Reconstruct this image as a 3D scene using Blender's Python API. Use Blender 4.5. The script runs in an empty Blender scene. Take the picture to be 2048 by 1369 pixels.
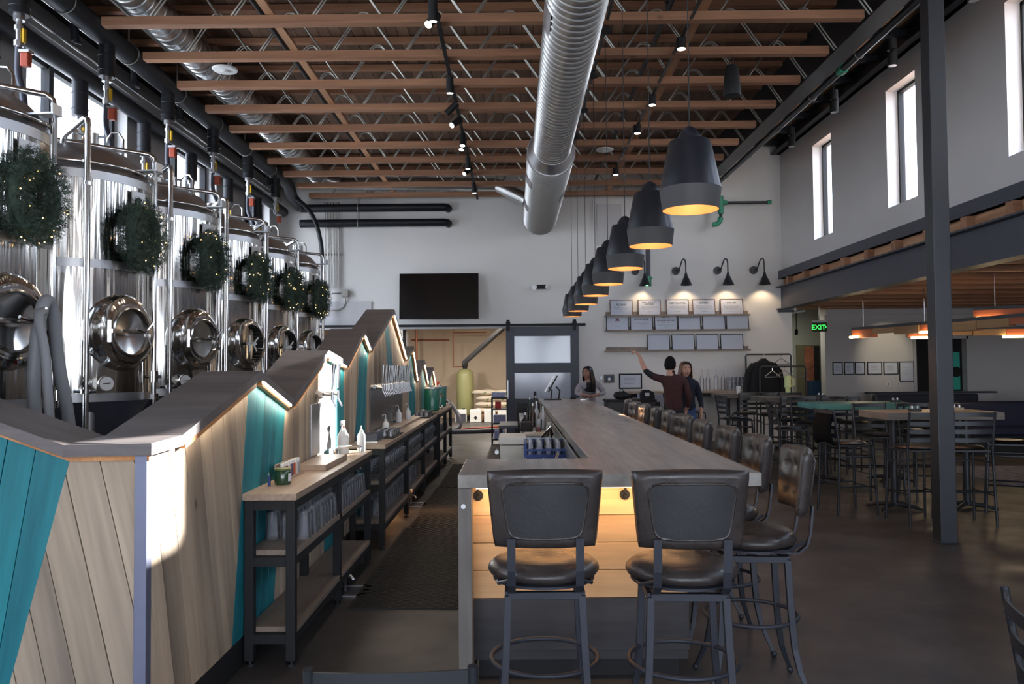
import bpy, bmesh, math, random
from mathutils import Vector, Matrix
PI = math.pi
rnd = random.Random(7)
SC = bpy.context.scene
COL = SC.collection

# ------------------------------------------------------------------ camera
cam_d = bpy.data.cameras.new('camera')
cam_d.sensor_width = 36.0
cam_d.lens = 28.125
cam_d.clip_end = 200
cam_d.clip_start = 0.05
cam = bpy.data.objects.new('camera', cam_d)
COL.objects.link(cam)
_r = Vector((0.99996101, 0.00374796, -0.0079956))
_f = Vector((-0.0034836, 0.99945508, 0.03282375))
_u = _r.cross(_f)
_m = Matrix((_r, _u, -_f)).transposed().to_4x4()
_m.translation = Vector((0, 0, 1.6))
cam.matrix_world = _m
SC.camera = cam

# ------------------------------------------------------------------ colour management, world, sun
SC.view_settings.view_transform = 'Standard'
SC.view_settings.look = 'None'
SC.view_settings.gamma = 1.0
SC.view_settings.use_curve_mapping = False
SC.view_settings.exposure = 0.75
SC.cycles.max_bounces = 10
SC.cycles.transparent_max_bounces = 24
SC.cycles.transmission_bounces = 8
SC.cycles.glossy_bounces = 4
SC.cycles.diffuse_bounces = 5
SC.cycles.sample_clamp_indirect = 6.0
SC.cycles.caustics_reflective = False
SC.cycles.caustics_refractive = False
W = bpy.data.worlds.new('daylight'); SC.world = W
W.use_nodes = True
_n = W.node_tree.nodes; _l = W.node_tree.links
_bg = _n['Background']
_tc = _n.new('ShaderNodeTexCoord'); _sep = _n.new('ShaderNodeSeparateXYZ')
_rp = _n.new('ShaderNodeValToRGB')
_l.new(_tc.outputs['Generated'], _sep.inputs[0]); _l.new(_sep.outputs['Z'], _rp.inputs['Fac'])
_rp.color_ramp.elements[0].position = 0.0; _rp.color_ramp.elements[0].color = (0.74, 0.79, 0.86, 1)
_rp.color_ramp.elements[1].position = 0.7; _rp.color_ramp.elements[1].color = (0.60, 0.75, 1.0, 1)
_l.new(_rp.outputs[0], _bg.inputs['Color'])
SKY = 6.5
_bg.inputs['Strength'].default_value = SKY

def lamp(name, kind, loc, energy, color=(1, 1, 1), **kw):
    d = bpy.data.lights.new(name, kind); d.energy = energy; d.color = color
    for k, v in kw.items():
        if k != 'aim' and k != 'portal': setattr(d, k, v)
    o = bpy.data.objects.new(name, d); COL.objects.link(o); o.location = loc
    if 'aim' in kw: o.rotation_euler = Vector(kw['aim']).to_track_quat('-Z', 'Y').to_euler()
    if kw.get('portal'): d.cycles.is_portal = True
    return o
lamp('sun', 'SUN', (20, 25, 12), 40.0, (1.0, 0.95, 0.88), angle=0.009, aim=(-1, -1.161, -0.436))

# ------------------------------------------------------------------ mesh helpers
class MB:
    def __init__(s): s.v = []; s.f = []; s.m = []; s.cm = 0
    def mat(s, i): s.cm = i; return s
    def add(s, vs, fs, m=None):
        b = len(s.v); s.v += [tuple(p) for p in vs]
        for f in fs: s.f.append(tuple(b + i for i in f)); s.m.append(s.cm if m is None else m)
        return s
    def box(s, x0, x1, y0, y1, z0, z1, m=None):
        x0, x1 = min(x0, x1), max(x0, x1); y0, y1 = min(y0, y1), max(y0, y1); z0, z1 = min(z0, z1), max(z0, z1)
        v = [(x0, y0, z0), (x1, y0, z0), (x1, y1, z0), (x0, y1, z0), (x0, y0, z1), (x1, y0, z1), (x1, y1, z1), (x0, y1, z1)]
        return s.add(v, [(0, 3, 2, 1), (4, 5, 6, 7), (0, 1, 5, 4), (1, 2, 6, 5), (2, 3, 7, 6), (3, 0, 4, 7)], m)
    def obox(s, p0, p1, w, h, up=(0, 0, 1), m=None):
        """bar from p0 to p1, width w across, height h along up"""
        p0 = Vector(p0); p1 = Vector(p1); d = (p1 - p0).normalized(); up = Vector(up)
        if abs(d.dot(up)) > .98: up = Vector((0, 1, 0))
        a = d.cross(up).normalized(); b = a.cross(d).normalized()
        v = []
        for p in (p0, p1):
            for i, j in ((-1, -1), (1, -1), (1, 1), (-1, 1)): v.append(p + a * (i * w / 2) + b * (j * h / 2))
        return s.add(v, [(0, 1, 2, 3), (7, 6, 5, 4), (0, 4, 5, 1), (1, 5, 6, 2), (2, 6, 7, 3), (3, 7, 4, 0)], m)
    def cyl(s, p0, p1, r, r1=None, n=12, caps=True, m=None):
        r1 = r if r1 is None else r1
        p0 = Vector(p0); p1 = Vector(p1); d = (p1 - p0).normalized()
        a = d.orthogonal().normalized(); b = d.cross(a)
        v = []
        for p, q in ((p0, r), (p1, r1)):
            for i in range(n):
                t = 2 * PI * i / n; v.append(p + (a * math.cos(t) + b * math.sin(t)) * q)
        f = [(i, (i + 1) % n, n + (i + 1) % n, n + i) for i in range(n)]
        if caps: f += [tuple(range(n - 1, -1, -1)), tuple(range(n, 2 * n))]
        return s.add(v, f, m)
    def tube(s, pts, r, n=8, closed=False, m=None, caps=True):
        P = [Vector(p) for p in pts]; k = len(P)
        rs = r if isinstance(r, (list, tuple)) else [r] * k
        T = []
        for i in range(k):
            a = P[i - 1] if (i > 0 or closed) else P[i]; c = P[(i + 1) % k] if (i < k - 1 or closed) else P[i]
            T.append((c - a).normalized())
        u = T[0].orthogonal().normalized(); v = []
        for i in range(k):
            u = (u - T[i] * u.dot(T[i]))
            u = u.normalized() if u.length > 1e-6 else T[i].orthogonal().normalized()
            w = T[i].cross(u)
            for j in range(n):
                t = 2 * PI * j / n; v.append(P[i] + (u * math.cos(t) + w * math.sin(t)) * rs[i])
        f = []
        for i in range(k if closed else k - 1):
            for j in range(n):
                a = i * n + j; b = i * n + (j + 1) % n; c = ((i + 1) % k) * n + (j + 1) % n; d = ((i + 1) % k) * n + j
                f.append((a, b, c, d))
        if caps and not closed: f += [tuple(range(n - 1, -1, -1)), tuple(range((k - 1) * n, k * n))]
        return s.add(v, f, m)
    def lathe(s, prof, c=(0, 0, 0), n=24, M=None, m=None, a0=0.0, a1=2 * PI):
        full = abs(a1 - a0 - 2 * PI) < 1e-6; k = n if full else n + 1
        v = []; c = Vector(c)
        for r, z in prof:
            for j in range(k):
                t = a0 + (a1 - a0) * j / n; p = Vector((r * math.cos(t), r * math.sin(t), z))
                if M is not None: p = M @ p
                v.append(p + c)
        f = []
        for i in range(len(prof) - 1):
            for j in range(n):
                a = i * k + j; b = i * k + (j + 1) % k
                f.append((a, b, b + k, a + k))
        return s.add(v, f, m)
    def sphere(s, c, r, n=12, k=8, sc=(1, 1, 1), m=None):
        v = []; c = Vector(c)
        for i in range(k + 1):
            ph = PI * i / k
            for j in range(n):
                t = 2 * PI * j / n
                v.append((c[0] + r * sc[0] * math.sin(ph) * math.cos(t), c[1] + r * sc[1] * math.sin(ph) * math.sin(t), c[2] - r * sc[2] * math.cos(ph)))
        f = []
        for i in range(k):
            for j in range(n):
                a = i * n + j; b = i * n + (j + 1) % n; f.append((a, b, b + n, a + n))
        return s.add(v, f, m)
    def prism(s, poly, fn, d, m=None):
        """poly 2d points, fn(u,v,w)->3d, extruded w from 0 to d"""
        n = len(poly); v = [fn(u, w, 0) for u, w in poly] + [fn(u, w, d) for u, w in poly]
        f = [tuple(range(n - 1, -1, -1)), tuple(range(n, 2 * n))] + [(i, (i + 1) % n, n + (i + 1) % n, n + i) for i in range(n)]
        return s.add(v, f, m)
    def torus(s, c, R, r, n=32, k=8, M=None, m=None):
        c = Vector(c); pts = []
        for i in range(n):
            t = 2 * PI * i / n; p = Vector((R * math.cos(t), R * math.sin(t), 0))
            pts.append((M @ p if M is not None else p) + c)
        return s.tube(pts, r, k, closed=True, m=m)
    def mesh(s, name, mats, smooth=None):
        me = bpy.data.meshes.new(name); me.from_pydata(s.v, [], s.f)
        for q in (mats if isinstance(mats, (list, tuple)) else [mats]): me.materials.append(q)
        if any(s.m): me.polygons.foreach_set('material_index', s.m)
        bm = bmesh.new(); bm.from_mesh(me); bmesh.ops.recalc_face_normals(bm, faces=bm.faces); bm.to_mesh(me); bm.free()
        if smooth:
            me.shade_smooth(); me.set_sharp_from_angle(angle=math.radians(smooth))
        me.update(); return me
    def build(s, name, mats, parent=None, smooth=None, loc=None, bevel=0):
        o = bpy.data.objects.new(name, s.mesh(name, mats, smooth)); COL.objects.link(o)
        if parent is not None: o.parent = parent
        if loc is not None: o.location = loc
        if bevel:
            b = o.modifiers.new('edge', 'BEVEL'); b.width = bevel; b.segments = 2; b.limit_method = 'ANGLE'; b.harden_normals = False
        return o

def tag(o, label, cat, group=None, kind=None):
    o['label'] = label; o['category'] = cat
    if group: o['group'] = group
    if kind: o['kind'] = kind
    return o
def thing(name, label, cat, loc=(0, 0, 0), rz=0.0, group=None):
    o = bpy.data.objects.new(name, None); COL.objects.link(o); o.location = loc; o.rotation_euler = (0, 0, rz)
    o.empty_display_size = .1
    return tag(o, label, cat, group)
def struct(name, mb, mats, parent=None, smooth=None, bevel=0):
    o = mb.build(name, mats, parent, smooth, bevel=bevel)
    if parent is None: o['kind'] = 'structure'
    return o
def dup(root, loc=None, rz=None, label=None, group=None, parent=None, scale=None):
    """copy a thing with its parts and sub-parts (mesh data shared)"""
    r = root.copy(); COL.objects.link(r)
    if parent is not None: r.parent = parent
    if loc is not None: r.location = loc
    if rz is not None: r.rotation_euler = (0, 0, rz)
    if scale is not None: r.scale = scale
    if label: r['label'] = label
    if group: r['group'] = group
    for ch in root.children: dup(ch, parent=r)
    return r
def piece(name, me, parent=None, loc=(0, 0, 0), rot=(0, 0, 0), scale=(1, 1, 1)):
    o = bpy.data.objects.new(name, me); COL.objects.link(o)
    if parent is not None: o.parent = parent
    o.location = loc; o.rotation_euler = rot; o.scale = scale
    return o

_ones = ['', 'first', 'second', 'third', 'fourth', 'fifth', 'sixth', 'seventh', 'eighth', 'ninth', 'tenth', 'eleventh', 'twelfth', 'thirteenth', 'fourteenth', 'fifteenth', 'sixteenth', 'seventeenth', 'eighteenth', 'nineteenth']
def nth(n):
    if n < 20: return _ones[n]
    t = ['', '', 'twenty', 'thirty', 'forty', 'fifty'][n // 10]
    return (t[:-1] + 'ieth') if n % 10 == 0 else t + '-' + _ones[n % 10]
# ------------------------------------------------------------------ materials
def srgb(h):
    if isinstance(h, str):
        c = [int(h[i:i + 2], 16) / 255 for i in (0, 2, 4)]
    else: c = [x / 255 for x in h]
    return tuple(x / 12.92 if x <= .04045 else ((x + .055) / 1.055) ** 2.4 for x in c)
def _base(name):
    m = bpy.data.materials.new(name); m.use_nodes = True
    nt = m.node_tree; return m, nt, nt.nodes, nt.links, nt.nodes['Principled BSDF']
def mat(name, col, rough=.5, metal=0.0, var=0.0, vscale=4.0, vstretch=(1, 1, 1), bump=0.0, bscale=80.0, bstretch=(1, 1, 1), emit=None, estr=1.0, rvar=0.0, coat=0.0, spec=None, orand=0.0, sheen=0.0):
    m, nt, N, L, P = _base(name); c = srgb(col)
    P.inputs['Base Color'].default_value = (*c, 1); P.inputs['Roughness'].default_value = rough; P.inputs['Metallic'].default_value = metal
    if coat: P.inputs['Coat Weight'].default_value = coat; P.inputs['Coat Roughness'].default_value = .15
    if spec is not None: P.inputs['Specular IOR Level'].default_value = spec
    if sheen: P.inputs['Sheen Weight'].default_value = sheen
    tc = N.new('ShaderNodeTexCoord')
    def noise(sc, st, det=5):
        mp = N.new('ShaderNodeMapping'); mp.inputs['Scale'].default_value = st; L.new(tc.outputs['Object'], mp.inputs[0])
        nz = N.new('ShaderNodeTexNoise'); nz.inputs['Scale'].default_value = sc; nz.inputs['Detail'].default_value = det
        L.new(mp.outputs[0], nz.inputs['Vector']); return nz
    if var or orand:
        fac = None
        if var:
            nz = noise(vscale, vstretch)
            mr = N.new('ShaderNodeMapRange'); mr.inputs[1].default_value = .3; mr.inputs[2].default_value = .7; mr.inputs[3].default_value = 1 - var; mr.inputs[4].default_value = 1 + var
            L.new(nz.outputs['Fac'], mr.inputs[0]); fac = mr.outputs[0]
        if orand:
            oi = N.new('ShaderNodeObjectInfo'); m2 = N.new('ShaderNodeMapRange'); m2.inputs[3].default_value = 1 - orand; m2.inputs[4].default_value = 1 + orand
            L.new(oi.outputs['Random'], m2.inputs[0])
            if fac is not None:
                mu = N.new('ShaderNodeMath'); mu.operation = 'MULTIPLY'; L.new(fac, mu.inputs[0]); L.new(m2.outputs[0], mu.inputs[1]); fac = mu.outputs[0]
            else: fac = m2.outputs[0]
        vm = N.new('ShaderNodeVectorMath'); vm.operation = 'SCALE'; vm.inputs[0].default_value = c; L.new(fac, vm.inputs['Scale'])
        L.new(vm.outputs[0], P.inputs['Base Color'])
    if rvar:
        nz = noise(vscale * 1.7, vstretch); mr = N.new('ShaderNodeMapRange'); mr.inputs[1].default_value = .3; mr.inputs[2].default_value = .7
        mr.inputs[3].default_value = max(0, rough - rvar); mr.inputs[4].default_value = rough + rvar; L.new(nz.outputs['Fac'], mr.inputs[0]); L.new(mr.outputs[0], P.inputs['Roughness'])
    if bump:
        nz = noise(bscale, bstretch, 3); b = N.new('ShaderNodeBump'); b.inputs['Strength'].default_value = bump; b.inputs['Distance'].default_value = .01
        L.new(nz.outputs['Fac'], b.inputs['Height']); L.new(b.outputs[0], P.inputs['Normal'])
    if emit is not None:
        P.inputs['Emission Color'].default_value = (*srgb(emit), 1); P.inputs['Emission Strength'].default_value = estr
    return m
def wood(name, c1, c2, rough=.55, along='X', scale=6.0, knots=.0, orand=.15, rings=1.0, dark=None, spec=.4):
    """grain runs along the given local axis; each object gets its own shift and tone"""
    m, nt, N, L, P = _base(name)
    tc = N.new('ShaderNodeTexCoord'); oi = N.new('ShaderNodeObjectInfo')
    off = N.new('ShaderNodeVectorMath'); off.operation = 'SCALE'; off.inputs[0].default_value = (7.3, 11.1, 5.7); L.new(oi.outputs['Random'], off.inputs['Scale'])
    ad = N.new('ShaderNodeVectorMath'); L.new(tc.outputs['Object'], ad.inputs[0]); L.new(off.outputs[0], ad.inputs[1])
    mp = N.new('ShaderNodeMapping'); st = {'X': (.07, 1, 1), 'Y': (1, .07, 1), 'Z': (1, 1, .07)}[along]
    mp.inputs['Scale'].default_value = st; L.new(ad.outputs[0], mp.inputs[0])
    n1 = N.new('ShaderNodeTexNoise'); n1.inputs['Scale'].default_value = scale; n1.inputs['Detail'].default_value = 6; n1.inputs['Distortion'].default_value = .6 * rings
    L.new(mp.outputs[0], n1.inputs['Vector'])
    n2 = N.new('ShaderNodeTexNoise'); n2.inputs['Scale'].default_value = scale * 9; n2.inputs['Detail'].default_value = 4; L.new(mp.outputs[0], n2.inputs['Vector'])
    r1 = N.new('ShaderNodeValToRGB'); r1.color_ramp.elements[0].position = .35; r1.color_ramp.elements[0].color = (*srgb(c1), 1); r1.color_ramp.elements[1].position = .68; r1.color_ramp.elements[1].color = (*srgb(c2), 1)
    L.new(n1.outputs['Fac'], r1.inputs[0])
    mr = N.new('ShaderNodeMapRange'); mr.inputs[1].default_value = .3; mr.inputs[2].default_value = .7; mr.inputs[3].default_value = .86; mr.inputs[4].default_value = 1.1; L.new(n2.outputs['Fac'], mr.inputs[0])
    m2 = N.new('ShaderNodeMapRange'); m2.inputs[3].default_value = 1 - orand; m2.inputs[4].default_value = 1 + orand; L.new(oi.outputs['Random'], m2.inputs[0])
    mu = N.new('ShaderNodeMath'); mu.operation = 'MULTIPLY'; L.new(mr.outputs[0], mu.inputs[0]); L.new(m2.outputs[0], mu.inputs[1])
    vm = N.new('ShaderNodeVectorMath'); vm.operation = 'SCALE'; L.new(r1.outputs[0], vm.inputs[0]); L.new(mu.outputs[0], vm.inputs['Scale'])
    out = vm.outputs[0]
    if knots:
        vo = N.new('ShaderNodeTexVoronoi'); vo.inputs['Scale'].default_value = knots
        mk = N.new('ShaderNodeMapping'); mk.inputs['Scale'].default_value = {'X': (.55, 1, 1), 'Y': (1, .55, 1), 'Z': (1, 1, .55)}[along]; L.new(ad.outputs[0], mk.inputs[0]); L.new(mk.outputs[0], vo.inputs['Vector'])
        kr = N.new('ShaderNodeMapRange'); kr.inputs[1].default_value = .02; kr.inputs[2].default_value = .075; kr.inputs[3].default_value = .35; kr.inputs[4].default_value = 1.0; L.new(vo.outputs['Distance'], kr.inputs[0])
        v2 = N.new('ShaderNodeVectorMath'); v2.operation = 'SCALE'; L.new(out, v2.inputs[0]); L.new(kr.outputs[0], v2.inputs['Scale']); out = v2.outputs[0]
    L.new(out, P.inputs['Base Color']); P.inputs['Roughness'].default_value = rough; P.inputs['Specular IOR Level'].default_value = spec
    b = N.new('ShaderNodeBump'); b.inputs['Strength'].default_value = .25; b.inputs['Distance'].default_value = .004; L.new(n2.outputs['Fac'], b.inputs['Height']); L.new(b.outputs[0], P.inputs['Normal'])
    return m
def glass(name, tint=(1, 1, 1), refl=.12, rough=.02, body=0.0):
    """thin clear glass: transparent with fresnel gloss"""
    m = bpy.data.materials.new(name); m.use_nodes = True; nt = m.node_tree; N = nt.nodes; L = nt.links; N.clear()
    o = N.new('ShaderNodeOutputMaterial'); t = N.new('ShaderNodeBsdfTransparent'); t.inputs[0].default_value = (*tint, 1)
    g = N.new('ShaderNodeBsdfGlossy'); g.inputs['Roughness'].default_value = rough
    lw = N.new('ShaderNodeLayerWeight'); lw.inputs['Blend'].default_value = refl
    mx = N.new('ShaderNodeMixShader'); L.new(lw.outputs['Fresnel'], mx.inputs[0]); L.new(t.outputs[0], mx.inputs[1]); L.new(g.outputs[0], mx.inputs[2])
    out = mx.outputs[0]
    if body:
        d = N.new('ShaderNodeBsdfDiffuse'); d.inputs[0].default_value = (*tint, 1); m2 = N.new('ShaderNodeMixShader'); m2.inputs[0].default_value = body
        L.new(out, m2.inputs[1]); L.new(d.outputs[0], m2.inputs[2]); out = m2.outputs[0]
    L.new(out, o.inputs[0]); return m
def steel(name, col=(205, 203, 200), rough=.2, wave=.25, streak=14.0):
    """polished stainless: slight hammer waves in the rolled sheet, so reflections run in streaks"""
    m, nt, N, L, P = _base(name)
    P.inputs['Base Color'].default_value = (*srgb(col), 1); P.inputs['Metallic'].default_value = 1; P.inputs['Roughness'].default_value = rough
    tc = N.new('ShaderNodeTexCoord'); mp = N.new('ShaderNodeMapping'); mp.inputs['Scale'].default_value = (1, 1, .05); L.new(tc.outputs['Object'], mp.inputs[0])
    n1 = N.new('ShaderNodeTexNoise'); n1.inputs['Scale'].default_value = streak; n1.inputs['Detail'].default_value = 2; L.new(mp.outputs[0], n1.inputs['Vector'])
    b = N.new('ShaderNodeBump'); b.inputs['Strength'].default_value = wave; b.inputs['Distance'].default_value = .02; L.new(n1.outputs['Fac'], b.inputs['Height']); L.new(b.outputs[0], P.inputs['Normal'])
    return m

M = {}
M['floor'] = mat('polished_concrete', (74, 71, 69), .42, var=.22, vscale=1.1, rvar=.12, bump=.03, bscale=12, spec=.35)
M['wall'] = mat('painted_wall', (204, 201, 200), .85, var=.02, vscale=1.2, bump=.05, bscale=200)
M['wallfar'] = mat('far_wall_lit_tone', (230, 226, 221), .85, var=.02, vscale=1.2, bump=.05, bscale=200)  # same paint as the other walls, lightened so colour carries its stronger light
M['wallgreen'] = mat('green_grey_wall', (150, 153, 144), .85, var=.02)  # green-grey wall colour, even but for faint noise
M['wallbeige'] = mat('beige_brewhouse_wall', (206, 188, 166), .85, var=.03)
M['black'] = mat('black_painted_steel', (34, 37, 42), .42, var=.08, vscale=3)
M['bluesteel'] = mat('dark_grey_painted_steel', (66, 68, 78), .5, var=.06, vscale=2)
M['blackpipe'] = mat('black_foam_insulation', (22, 24, 30), .5, var=.1)
M['matteblack'] = mat('matte_black', (20, 20, 22), .7)
M['rubber'] = mat('black_rubber', (24, 23, 22), .65, var=.1, vscale=20)
M['deck'] = wood('roof_deck_wood', (108, 84, 68), (142, 112, 90), .75, 'Y', 3.0, orand=.2)
M['joist'] = wood('joist_wood', (146, 102, 76), (184, 136, 104), .6, 'X', 4.0, knots=2.2, orand=.1)
M['joisty'] = wood('bridging_wood', (170, 124, 92), (206, 160, 122), .65, 'Y', 4.0, orand=.1)
M['pine'] = wood('pale_stained_planks', (116, 102, 90), (192, 172, 148), .6, 'X', 3.2, knots=3.4, orand=.2)
M['teal'] = wood('teal_stained_planks', (20, 104, 116), (38, 138, 146), .55, 'X', 5.0, knots=3.0, orand=.1)
M['cap'] = wood('grey_laminate_cap', (98, 92, 91), (120, 112, 110), .42, 'X', 6.0, orand=.04)
M['barpine'] = wood('bar_front_pine', (206, 160, 112), (236, 196, 148), .5, 'X', 3.0, knots=2.6, orand=.06)
M['bartop'] = wood('grey_bar_top', (138, 133, 127), (168, 162, 154), .26, 'Y', 3.0, orand=.02)
M['barleg'] = wood('grey_bar_panel', (112, 106, 102), (128, 122, 116), .5, 'Z', 5.0, orand=.02)
M['darkwood'] = wood('charcoal_wood', (44, 44, 48), (66, 64, 66), .55, 'X', 3.0, knots=2.0)
M['counter'] = wood('brown_laminate_counter', (150, 128, 110), (178, 156, 136), .4, 'Y', 5.0, orand=.03)
M['shelfwood'] = wood('grey_brown_shelf', (120, 106, 96), (146, 130, 116), .5, 'Y', 5.0, orand=.04)
M['trimwood'] = wood('orange_trim_wood', (170, 110, 64), (206, 146, 92), .5, 'Y', 6.0)
M['tableg'] = wood('grey_brown_table', (98, 91, 83), (124, 115, 105), .45, 'X', 4.0)
M['tablet'] = wood('teal_table', (84, 146, 140), (110, 172, 162), .45, 'X', 4.0)
M['steel'] = steel('tank_stainless', (222, 220, 216), rough=.13, wave=1.0, streak=9.0)
M['satin'] = mat('satin_stainless', (190, 190, 192), .35, metal=1.0, var=.05)
M['chrome'] = mat('polished_tube', (215, 214, 212), .16, metal=1.0)
M['galv'] = mat('galvanised_duct', (206, 206, 204), .32, metal=1.0)
M['galvweb'] = mat('galvanised_web', (170, 166, 158), .45, metal=.85)
M['leather'] = mat('charcoal_leather', (56, 50, 48), .33, var=.3, vscale=7, bump=.12, bscale=60, rvar=.1)
M['leatherb'] = mat('worn_charcoal_leather_back', (38, 38, 40), .55, var=.22, vscale=9, bump=.1, bscale=70)
M['stoolmetal'] = mat('stool_blue_grey_metal', (52, 54, 62), .5, metal=.3, var=.1)
M['pendant'] = mat('pendant_black_enamel', (30, 32, 38), .36, var=.05)
M['pendantband'] = mat('pendant_grey_band', (64, 62, 62), .6)
M['copper'] = mat('pendant_copper_lining', (206, 150, 100), .5, metal=.2, emit=(255, 160, 84), estr=.22)  # lining emits faintly itself, adding to the bulb's glow
M['bulb'] = mat('warm_bulb', (255, 220, 170), .5, emit=(255, 196, 120), estr=6)
M['white'] = mat('white_plastic', (225, 225, 222), .4)
M['led'] = mat('white_led_strip', (255, 250, 240), .5, emit=(255, 238, 214), estr=6)
M['ledwarm'] = mat('warm_led_strip', (255, 220, 170), .5, emit=(255, 206, 150), estr=5)
M['tracklens'] = mat('track_lens', (255, 255, 250), .5, emit=(255, 246, 226), estr=8)
M['needle'] = mat('fir_needles', (66, 84, 72), .7, var=.35, vscale=30)
M['fairy'] = mat('fairy_light', (255, 220, 160), .5, emit=(255, 200, 120), estr=9)
M['orange'] = mat('orange_actuator', (170, 70, 42), .5)
M['yellow'] = mat('yellow_lever', (222, 176, 30), .45)
M['hose'] = mat('pale_grey_hose', (150, 152, 156), .45)
M['paper'] = mat('white_sign_paper', (222, 222, 226), .6)
M['ink'] = mat('grey_ink', (96, 94, 96), .8)
M['ink2'] = mat('dark_red_ink', (84, 46, 46), .8)
M['greenpaint'] = mat('green_pipe_fitting', (60, 146, 112), .4)
M['glass'] = glass('drinking_glass', (.985, .985, 1), .3, .06, body=.07)
M['pane'] = glass('window_pane', (.97, .98, 1.0), .06, .01)
M['frost'] = mat('white_panel_glass', (170, 174, 184), .12, spec=.8)
M['cardboard'] = mat('cardboard', (176, 156, 130), .8)
# ------------------------------------------------------------------ setting: shell of the tap room
def wall_holes(axis, c0, c1, u0, u1, z0, z1, holes):
    """slab between c0 and c1 on the axis; u runs along the other axis; holes = (ua, ub, za, zb)"""
    mb = MB(); us = sorted({u0, u1, *[h[0] for h in holes], *[h[1] for h in holes]}); zs = sorted({z0, z1, *[h[2] for h in holes], *[h[3] for h in holes]})
    for a, b in zip(us, us[1:]):
        run = None
        for p, q in zip(zs, zs[1:]):
            um, zm = (a + b) / 2, (p + q) / 2
            if any(h[0] < um < h[1] and h[2] < zm < h[3] for h in holes): continue
            if axis == 'x': mb.box(c0, c1, a, b, p, q)
            else: mb.box(a, b, c0, c1, p, q)
    return mb
struct('floor', MB().box(-8, 14, -5, 27, -.2, 0), M['floor'])
# left wall with three window bays (and two more beside the camera)
LW = [(1.8, 3.9), (5.1, 7.2), (8.36, 10.56), (11.86, 13.75), (15.2, 16.75)]
LZ0, LZ1 = 1.2, 5.15
struct('wall_left', wall_holes('x', -5.45, -5.15, -5, 17.6, 0, 6.5, [(a, b, LZ0, LZ1) for a, b in LW]), M['wall'])
for i, (a, b) in enumerate(LW):
    mb = MB()
    for y in [a + .03, a + (b - a) * .34, a + (b - a) * .68, b - .03]: mb.box(-5.42, -5.32, y - .045, y + .045, LZ0, LZ1)
    for z in [LZ0 + .03, 3.2, LZ1 - .03]: mb.box(-5.42, -5.34, a, b, z - .035, z + .035)
    w = struct('window_%d' % (i + 1), mb, M['matteblack'])
    MB().box(-5.385, -5.375, a + .02, b - .02, LZ0 + .02, LZ1 - .02).build('glass_pane', M['pane'], w)
    lamp('daylight_portal', 'AREA', (-5.44, (a + b) / 2, (LZ0 + LZ1) / 2), 1, shape='RECTANGLE', size=LZ1 - LZ0, size_y=b - a, aim=(1, 0, 0), portal=True)
# upper right wall over the mezzanine beam
RW = [(14.5, 15.4), (11.43, 12.34), (8.4, 9.31), (5.35, 6.26), (2.3, 3.21), (-.75, .16), (-3.8, -2.9)]
struct('wall_right', wall_holes('x', 5.8, 6.1, -5, 17.6, 3.6, 7.0, [(a, b, 4.03, 5.86) for a, b in RW]), M['wall'])
for i, (a, b) in enumerate(RW):
    mb = MB()
    for y in (a + .02, b - .02): mb.box(5.98, 6.06, y - .025, y + .025, 4.03, 5.86)
    for z in (4.05, 5.84): mb.box(5.98, 6.06, a, b, z - .025, z + .025)
    w = struct('window_%d' % (i + 6), mb, M['matteblack'])
    MB().box(6.015, 6.025, a + .02, b - .02, 4.06, 5.83).build('glass_pane', M['pane'], w)
    lamp('daylight_portal', 'AREA', (6.09, (a + b) / 2, 4.945), 1, shape='RECTANGLE', size=1.83, size_y=b - a, aim=(-1, 0, 0), portal=True)
# far wall with the roll-up opening to the brewhouse
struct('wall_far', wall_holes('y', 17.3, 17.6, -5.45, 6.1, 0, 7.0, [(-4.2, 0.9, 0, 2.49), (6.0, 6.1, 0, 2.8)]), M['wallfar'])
# wall behind the camera with shop windows
BW = [(-4.9, -3.1), (-2.8, -1.0), (-.7, 1.1), (1.4, 3.2), (3.5, 5.3), (6.6, 8.4), (9.0, 10.8)]
struct('wall_front', wall_holes('y', -5.3, -5, -5.45, 13.3, 0, 6.8, [(a, b, .6, 3.4 if a > 6 else 3.7) for a, b in BW]), M['wall'])
for i, (a, b) in enumerate(BW):
    zt = 3.4 if a > 6 else 3.7
    mb = MB()
    for x in (a + .03, (a + b) / 2, b - .03): mb.box(x - .035, x + .035, -5.2, -5.1, .6, zt)
    for z in (.63, zt - .03, 2.6): mb.box(a, b, -5.2, -5.1, z - .03, z + .03)
    w = struct('window_%d' % (i + 13), mb, M['matteblack'])
    MB().box(a + .02, b - .02, -5.155, -5.145, .62, zt - .02).build('glass_pane', M['pane'], w)
    lamp('daylight_portal', 'AREA', ((a + b) / 2, -5.28, (.6 + zt) / 2), 1, shape='RECTANGLE', size=b - a, size_y=zt - .6, aim=(0, 1, 0), portal=True)
# dining annex shell
struct('wall_dining_right', wall_holes('x', 13, 13.3, -5, 22.3, 0, 3.6, []), M['wall'])
struct('wall_dining_far', wall_holes('y', 20, 20.3, 7.75, 13.3, 0, 3.6, [(10.0, 11.25, .94, 2.25)]), M['wall'])
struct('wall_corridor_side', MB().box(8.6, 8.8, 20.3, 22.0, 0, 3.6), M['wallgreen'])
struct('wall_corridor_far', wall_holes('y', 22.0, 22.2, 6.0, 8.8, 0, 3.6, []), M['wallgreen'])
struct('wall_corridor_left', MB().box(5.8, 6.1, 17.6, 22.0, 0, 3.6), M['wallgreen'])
struct('wall_behind_opening', MB().box(9.4, 12.2, 23.0, 23.2, 0, 3.2), M['wallgreen'])
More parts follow.
